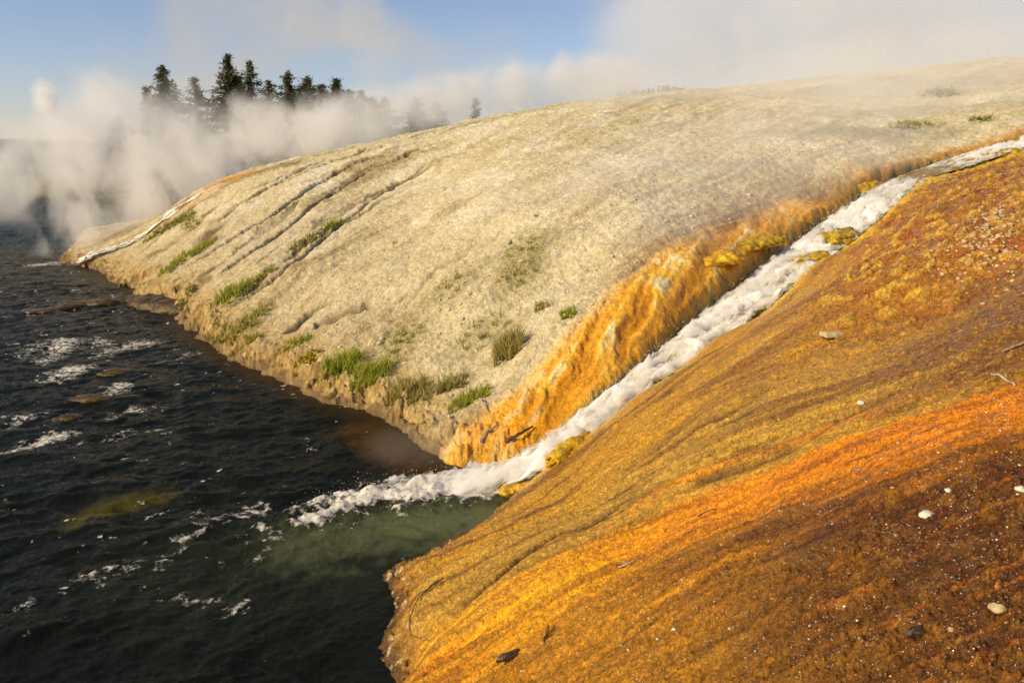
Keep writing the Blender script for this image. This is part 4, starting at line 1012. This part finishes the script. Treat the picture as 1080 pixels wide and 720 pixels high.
for i, (px, top, t, Rm, bare, dens, rag_, lean, lb) in enumerate([
    (180, 71, 98, 2.3, .08, 1.2, .25, 0, 'broad conifer veiled in steam, tallest of the left group'),
    (161, 93, 100, 1.3, .08, .9, .3, 0, 'slim steam veiled conifer at the left side of the broad one'),
    (212, 83, 104, 2.2, .08, .9, .35, 0, 'pale conifer almost lost in steam between the left group and the dark tall tree'),
    (128, 124, 108, 2.2, .05, 1.0, .3, 0, 'faint low conifer, leftmost ghost in the steam'),
    (248, 59, 96, 1.9, .06, 1.3, .32, .0, 'tall dark pointed conifer with a clear outline'),
    (262, 82, 97, 1.5, .06, 1.1, .3, -.06, 'leaning conifer tucked behind the tall dark pointed one'),
    (270, 66, 108, 2.1, .08, .8, .4, 0, 'thin see-through conifer right of the tall dark pointed one'),
    (288, 86, 106, 1.5, .08, .8, .35, 0, 'small thin conifer right of the see-through one'),
    (308, 78, 97, 2.0, .06, 1.1, .4, .0, 'spiky topped conifer at the left end of the dark grove'),
    (328, 83, 100, 2.4, .05, 1.3, .3, 0, 'full dark conifer, tallest of the dark grove centre'),
    (343, 91, 104, 2.2, .05, 1.3, .3, 0, 'dark conifer just right of the grove centre'),
    (359, 84, 102, 1.7, .05, 1.3, .35, 0, 'narrow knob topped conifer in the right of the dark grove'),
    (371, 96, 100, 1.7, .05, 1.2, .35, 0, 'short dark conifer beside the narrow knob topped one'),
    (384, 97, 103, 1.6, .05, 1.1, .35, 0, 'short ragged conifer at the right end of the dark grove'),
    (318, 100, 105, 2.0, .05, 1.2, .35, 0, 'dark conifer filling the gap left of the grove centre'),
    (336, 103, 98, 2.0, .05, 1.2, .35, 0, 'low dark conifer in front of the grove centre'),
    (352, 102, 97, 1.9, .05, 1.2, .35, 0, 'low dark conifer in front of the narrow knob topped one'),
    (395, 104, 108, 1.8, .05, 1.2, .35, 0, 'low conifer where the dark grove fades into steam'),
    (408, 104, 118, 2.4, .05, 1.0, .3, 0, 'hazy conifer just right of the dark grove'),
    (440, 104, 124, 2.2, .05, 1.0, .3, 0, 'hazy rounded conifer halfway along the steamy skyline'),
    (462, 109, 126, 2.4, .05, 1.0, .3, 0, 'hazy conifer, second from right on the steamy skyline'),
    (502, 104, 132, 1.3, .05, .8, .3, 0, 'tiny pointed conifer tip, rightmost above the mound edge')]):
    Rm = Rm * (1.35 if 300 < px < 390 else 1.15); g0 = ground_far(px, t); x, y, z = ray(px, top); H_ = EYE + z * (g0[1] / y) - g0[2]
    e = bpy.data.objects.new('conifer_tree', None); COL.objects.link(e); e.location = g0; e.empty_display_size = .5
    tag(e, lb, 'tree', GT)
    tm, cm_ = conifer(500 + i, H_, Rm * 1.0, bare, dens, rag_, lean)
    link('trunk', tm, M_trunk, parent=e); link('crown', cm_, M_need, parent=e)
# far woods across the river, behind the crest and on the hills: one mass each
def woods(name, spots, label, hgt):
    Vv, Qq, Sh = [], [], []; tot = 0
    for x, y, z in spots:
        H_ = hgt * rng.uniform(.7, 1.25); n = 70; f = rng.uniform(.05, 1, n); a = rng.uniform(0, 6.283, n); r = H_ * .17 * (1 - f) ** .8 * rng.uniform(.5, 1.1, n)
        c = np.c_[x + np.cos(a) * r, y + np.sin(a) * r, z + f * H_]; s_ = H_ * .055 * rng.uniform(.6, 1.3, n)
        d1 = np.c_[np.cos(a), np.sin(a), np.full(n, -.3)] * s_[:, None]; d2 = np.c_[-np.sin(a), np.cos(a), rng.normal(0, .5, n)] * s_[:, None]
        Vv.append(np.stack([c - d1, c + d2, c + d1, c - d2], 1).reshape(-1, 3)); Qq.append(np.arange(n * 4).reshape(-1, 4) + tot); tot += n * 4; Sh.append(np.repeat(rng.uniform(0, .7, n), 4))
    me = new_mesh(name, np.concatenate(Vv), quads=np.concatenate(Qq), smooth=False); add_attr(me, 'shade', np.concatenate(Sh)); tag(link(name, me, M_need), label, 'forest', kind='stuff')
spots_ = []
for _ in range(130):
    g0 = ground_far(rng.uniform(-120, 60), rng.uniform(122, 190)); spots_.append(g0)
woods('riverside_forest', spots_, 'dark trees along the far bank at the left edge', 3.4)
spots_ = []
for _ in range(160):
    px = rng.uniform(650, 735); t = rng.uniform(120, 150); x, y, z = ray(px, 97 + rng.uniform(-1.5, 2) + abs(px - 700) * .06); spots_.append((x * t, y * t, EYE + z * t - 3.6))
woods('crest_forest', spots_, 'thin line of distant trees showing over the pale crest', 3.6)

# ------------------------------------------------------------------ steam
import bmesh
def steam(name, lobes, dens, nscale, cut, label, gain=2.6, col=(.985, .985, 1.0), aniso=.0, detail=5., stretch=(1, 1, 1), contrast=5.0, world=False):
    vs_, fs_ = [], []
    L3 = [(np.array(c), np.array(r, float)) for c, r in lobes] if world else [(at_t(px, py, t), np.array(r, float)) for px, py, t, *r in lobes]
    org = L3[0][0].copy()
    for i, (c, r) in enumerate(L3):
        vs_.append(IV2 * r * 1.02 + c - org); fs_.append(IF2 + i * len(IV2))
    me = new_mesh(name, np.concatenate(vs_), tris=np.concatenate(fs_))
    o = link(name, me, None, org)
    if len(L3) > 1:
        md = o.modifiers.new('union', 'REMESH'); md.mode = 'VOXEL'; md.voxel_size = min(min(r) for _, r in L3) * .16
        dg = bpy.context.evaluated_depsgraph_get(); me2 = bpy.data.meshes.new_from_object(o.evaluated_get(dg)); o.modifiers.clear(); o.data = me2; bpy.data.meshes.remove(me); me2.name = name; me = me2
    m, nt, out, N, L = mat_new(name)
    pv = N('VolumePrincipled'); pv.inputs['Color'].default_value = (*col, 1); pv.inputs['Anisotropy'].default_value = aniso; L(pv.outputs[0], out.inputs['Volume'])
    g = N('NewGeometry'); last = None
    for c, r in L3:
        a = N('VectorMath', operation='SUBTRACT'); a.inputs[1].default_value = tuple(c); L(g.outputs['Position'], a.inputs[0])
        b = N('VectorMath', operation='DIVIDE'); b.inputs[1].default_value = tuple(r); L(a.outputs[0], b.inputs[0])
        l = N('VectorMath', operation='LENGTH'); L(b.outputs[0], l.inputs[0])
        k = N('MapRange'); setin(k, From_Min=1.0, From_Max=0.15, To_Min=0., To_Max=1.); L(l.outputs['Value'], k.inputs[0])
        if last is None: last = k
        else:
            x = N('Math', operation='MAXIMUM'); L(last.outputs[0], x.inputs[0]); L(k.outputs[0], x.inputs[1]); last = x
    mp = N('Mapping'); mp.inputs['Scale'].default_value = tuple(nscale * q for q in stretch); L(g.outputs['Position'], mp.inputs['Vector'])
    nz = N('TexNoise'); setin(nz, Scale=1.0, Detail=detail, Roughness=.58, Distortion=.8); L(mp.outputs[0], nz.inputs['Vector'])
    # density = clamp(lobe*gain' + (noise - cut)*4) * lobe
    s1 = N('Math', operation='SUBTRACT'); L(nz.outputs[0], s1.inputs[0]); s1.inputs[1].default_value = cut
    s2 = N('Math', operation='MULTIPLY_ADD'); L(s1.outputs[0], s2.inputs[0]); s2.inputs[1].default_value = contrast; 
    s3 = N('Math', operation='MULTIPLY'); L(last.outputs[0], s3.inputs[0]); s3.inputs[1].default_value = gain * .4; L(s3.outputs[0], s2.inputs[2])
    cl = N('Clamp'); L(s2.outputs[0], cl.inputs[0])
    sm = N('MapRange', interpolation_type='SMOOTHSTEP'); setin(sm, From_Min=0., From_Max=.5); L(last.outputs[0], sm.inputs[0])
    mu = N('Math', operation='MULTIPLY'); L(cl.outputs[0], mu.inputs[0]); L(sm.outputs[0], mu.inputs[1])
    md_ = N('Math', operation='MULTIPLY'); L(mu.outputs[0], md_.inputs[0]); md_.inputs[1].default_value = dens; L(md_.outputs[0], pv.inputs['Density'])
    me.materials.clear(); me.materials.append(m)
    tag(o, label, 'steam', kind='stuff')
    return o
steam('steam_cloud', [(70,238,45,3.4,2.6,2.8),(60,185,47,3.8,3,3.6),(130,215,47,4.2,3.5,3.4),(190,180,52,5.6,4.5,4.6),(110,140,54,5.6,4,5.0),(260,155,60,6.0,5,4.6),(5,180,54,5.5,3.5,4.2),(50,165,58,6,4,3.6),(335,138,68,6.5,5,3.8)],
      .40, .36, .50, 'thick cream steam billowing off the distant runoff at the left', gain=2.0, contrast=8., detail=7., stretch=(1, 1, .75))
steam('steam_bank', [(185,120,72,5.5,4,4.5),(215,140,70,5,4,3.5),(280,150,72,6,4,3.0),(130,125,74,5,4,4)], .11, .30, .48, 'thin steam column veiling the left group of conifers')
steam('steam_bank', [(350,150,74,6,5,3.4),(405,125,78,8,5,3.8),(480,105,84,8.5,5,3.6),(540,95,88,8,5,4.5),(620,85,88,9,5,4)],
      .26, .22, .46, 'thin drifting steam along the mound skyline before the dark grove')
steam('steam_wisp', [(395,60,88,4.0,4,7),(380,10,90,5,4,7),(465,75,92,4.5,4,6),(300,-5,90,7,4,5)], .10, .24, .50, 'faint torn steam wisps rising into the blue sky above the grove', gain=2.2, contrast=7., detail=7., stretch=(1, 1, .6))
steam('steam_cloud', [(860,20,64,14,8,9),(970,0,60,14,8,9),(1080,10,58,13,8,9),(740,30,70,12,7,8),(690,75,72,9,6,4),(1180,30,56,13,8,9),(800,-50,66,14,8,8)],
      .115, .085, .43, 'broad grey cream steam cloud rolling over the crest at upper right')
steam('steam_haze', [(1000,72,40,9,3.5,3.0),(1110,62,41,8,3.5,3.2),(940,115,35,6,2.6,2.4),(1060,105,35,5,2.4,1.8),(860,90,42,9,3,2.8),(720,110,42,8,3,2.6)], .13, .14, .41, 'pale veil of steam drifting over the upper right crest')
steam('steam_puff', [(47,102,52,1.0,1.0,1.4),(52,112,52,.7,.7,.8)], 1.6, 1.5, .46, 'small round white steam puff alone in the blue sky at left')
steam('steam_haze', [(850,155,24.5,3.6,1.4,1.5),(920,160,26.5,2.6,1.2,1.1),(780,205,22,2.8,1.2,1.1),(860,110,30,5.5,2,2.8),(740,170,26,4.5,1.6,2.2),(640,200,23.5,3.5,1.3,1.6),(700,240,20,2.4,1.2,1.0),(560,230,24.5,4.0,1.3,1.8)], .13, .30, .44, 'thin haze hanging over the mound beside the top fall')
steam('steam_haze', [(440,468,14.2,1.3,.7,.5),(490,450,14.3,1.0,.6,.5)], .09, .8, .44, 'faint brown haze low over the river at the cascade mouth')

# ------------------------------------------------------------------ light, sky, camera
SUN_AZ, SUN_EL = math.radians(-118), math.radians(32)      # azimuth from +Y towards +X: low sun on the left
sdv = Vector((math.sin(SUN_AZ) * math.cos(SUN_EL), math.cos(SUN_AZ) * math.cos(SUN_EL), math.sin(SUN_EL)))
ld = bpy.data.lights.new('sun', 'SUN'); ld.energy = 5.0; ld.angle = math.radians(.55); ld.color = (1.0, .81, .48)
lo = bpy.data.objects.new('sun', ld); COL.objects.link(lo); lo.rotation_euler = (-sdv).to_track_quat('-Z', 'Y').to_euler(); lo.location = (-30, -10, 30)
wd = bpy.data.worlds.new('World'); scene.world = wd; wd.use_nodes = True
nt = wd.node_tree; nt.nodes.clear(); L = nt.links.new
out = nt.nodes.new('ShaderNodeOutputWorld'); bg = nt.nodes.new('ShaderNodeBackground'); sk = nt.nodes.new('ShaderNodeTexSky')
sk.sky_type = 'NISHITA'; sk.sun_disc = False; sk.sun_elevation = SUN_EL; sk.sun_rotation = SUN_AZ % (2 * math.pi); sk.air_density = 1.0; sk.dust_density = .4; sk.ozone_density = 3.0
bg.inputs[1].default_value = .10; tn = nt.nodes.new('ShaderNodeMix'); tn.data_type = 'RGBA'; tn.blend_type = 'MULTIPLY'; tn.inputs['Factor'].default_value = 1; tn.inputs['B'].default_value = (1.30, 1.14, 1.18, 1); L(sk.outputs[0], tn.inputs['A'])
tc = nt.nodes.new('ShaderNodeTexCoord'); mpn = nt.nodes.new('ShaderNodeMapping'); mpn.inputs['Scale'].default_value = (3.2, 2.0, 4.5); mpn.inputs['Rotation'].default_value = (0, .5, 0); L(tc.outputs['Generated'], mpn.inputs['Vector'])
cn_ = nt.nodes.new('ShaderNodeTexNoise'); cn_.inputs['Scale'].default_value = 1.0; cn_.inputs['Detail'].default_value = 5; cn_.inputs['Roughness'].default_value = .5; cn_.inputs['Distortion'].default_value = .7; L(mpn.outputs[0], cn_.inputs['Vector'])
crn = nt.nodes.new('ShaderNodeMapRange'); crn.interpolation_type = 'SMOOTHSTEP'; crn.inputs['From Min'].default_value = .47; crn.inputs['From Max'].default_value = .74; crn.inputs['To Max'].default_value = .8; L(cn_.outputs[0], crn.inputs[0])
cm2 = nt.nodes.new('ShaderNodeMix'); cm2.data_type = 'RGBA'; cm2.inputs['B'].default_value = (5.6, 5.3, 4.9, 1); L(crn.outputs[0], cm2.inputs['Factor']); L(tn.outputs['Result'], cm2.inputs['A']); L(cm2.outputs['Result'], bg.inputs[0]); L(bg.outputs[0], out.inputs[0])
cd_ = bpy.data.cameras.new('camera'); cd_.sensor_width = 36; cd_.lens = F / W * 36; cd_.clip_end = 8000; cd_.clip_start = .05
co_ = bpy.data.objects.new('camera', cd_); COL.objects.link(co_); co_.location = (0, 0, EYE); co_.rotation_euler = (math.pi / 2 - PITCH, 0, 0)
scene.camera = co_
scene.view_settings.view_transform = 'Standard'; scene.view_settings.look = 'None'; scene.view_settings.exposure = 0
scene.render.engine = 'CYCLES'
cy = scene.cycles
cy.use_denoising = True
try: cy.denoiser = 'OPENIMAGEDENOISE'
except Exception: pass
cy.denoising_prefilter = 'FAST'; cy.denoising_input_passes = 'RGB_ALBEDO_NORMAL'
cy.max_bounces = 14; cy.diffuse_bounces = 3; cy.glossy_bounces = 3; cy.transparent_max_bounces = 16; cy.volume_bounces = 10
cy.volume_step_rate = 1.0; cy.volume_max_steps = 256; cy.sample_clamp_indirect = 6
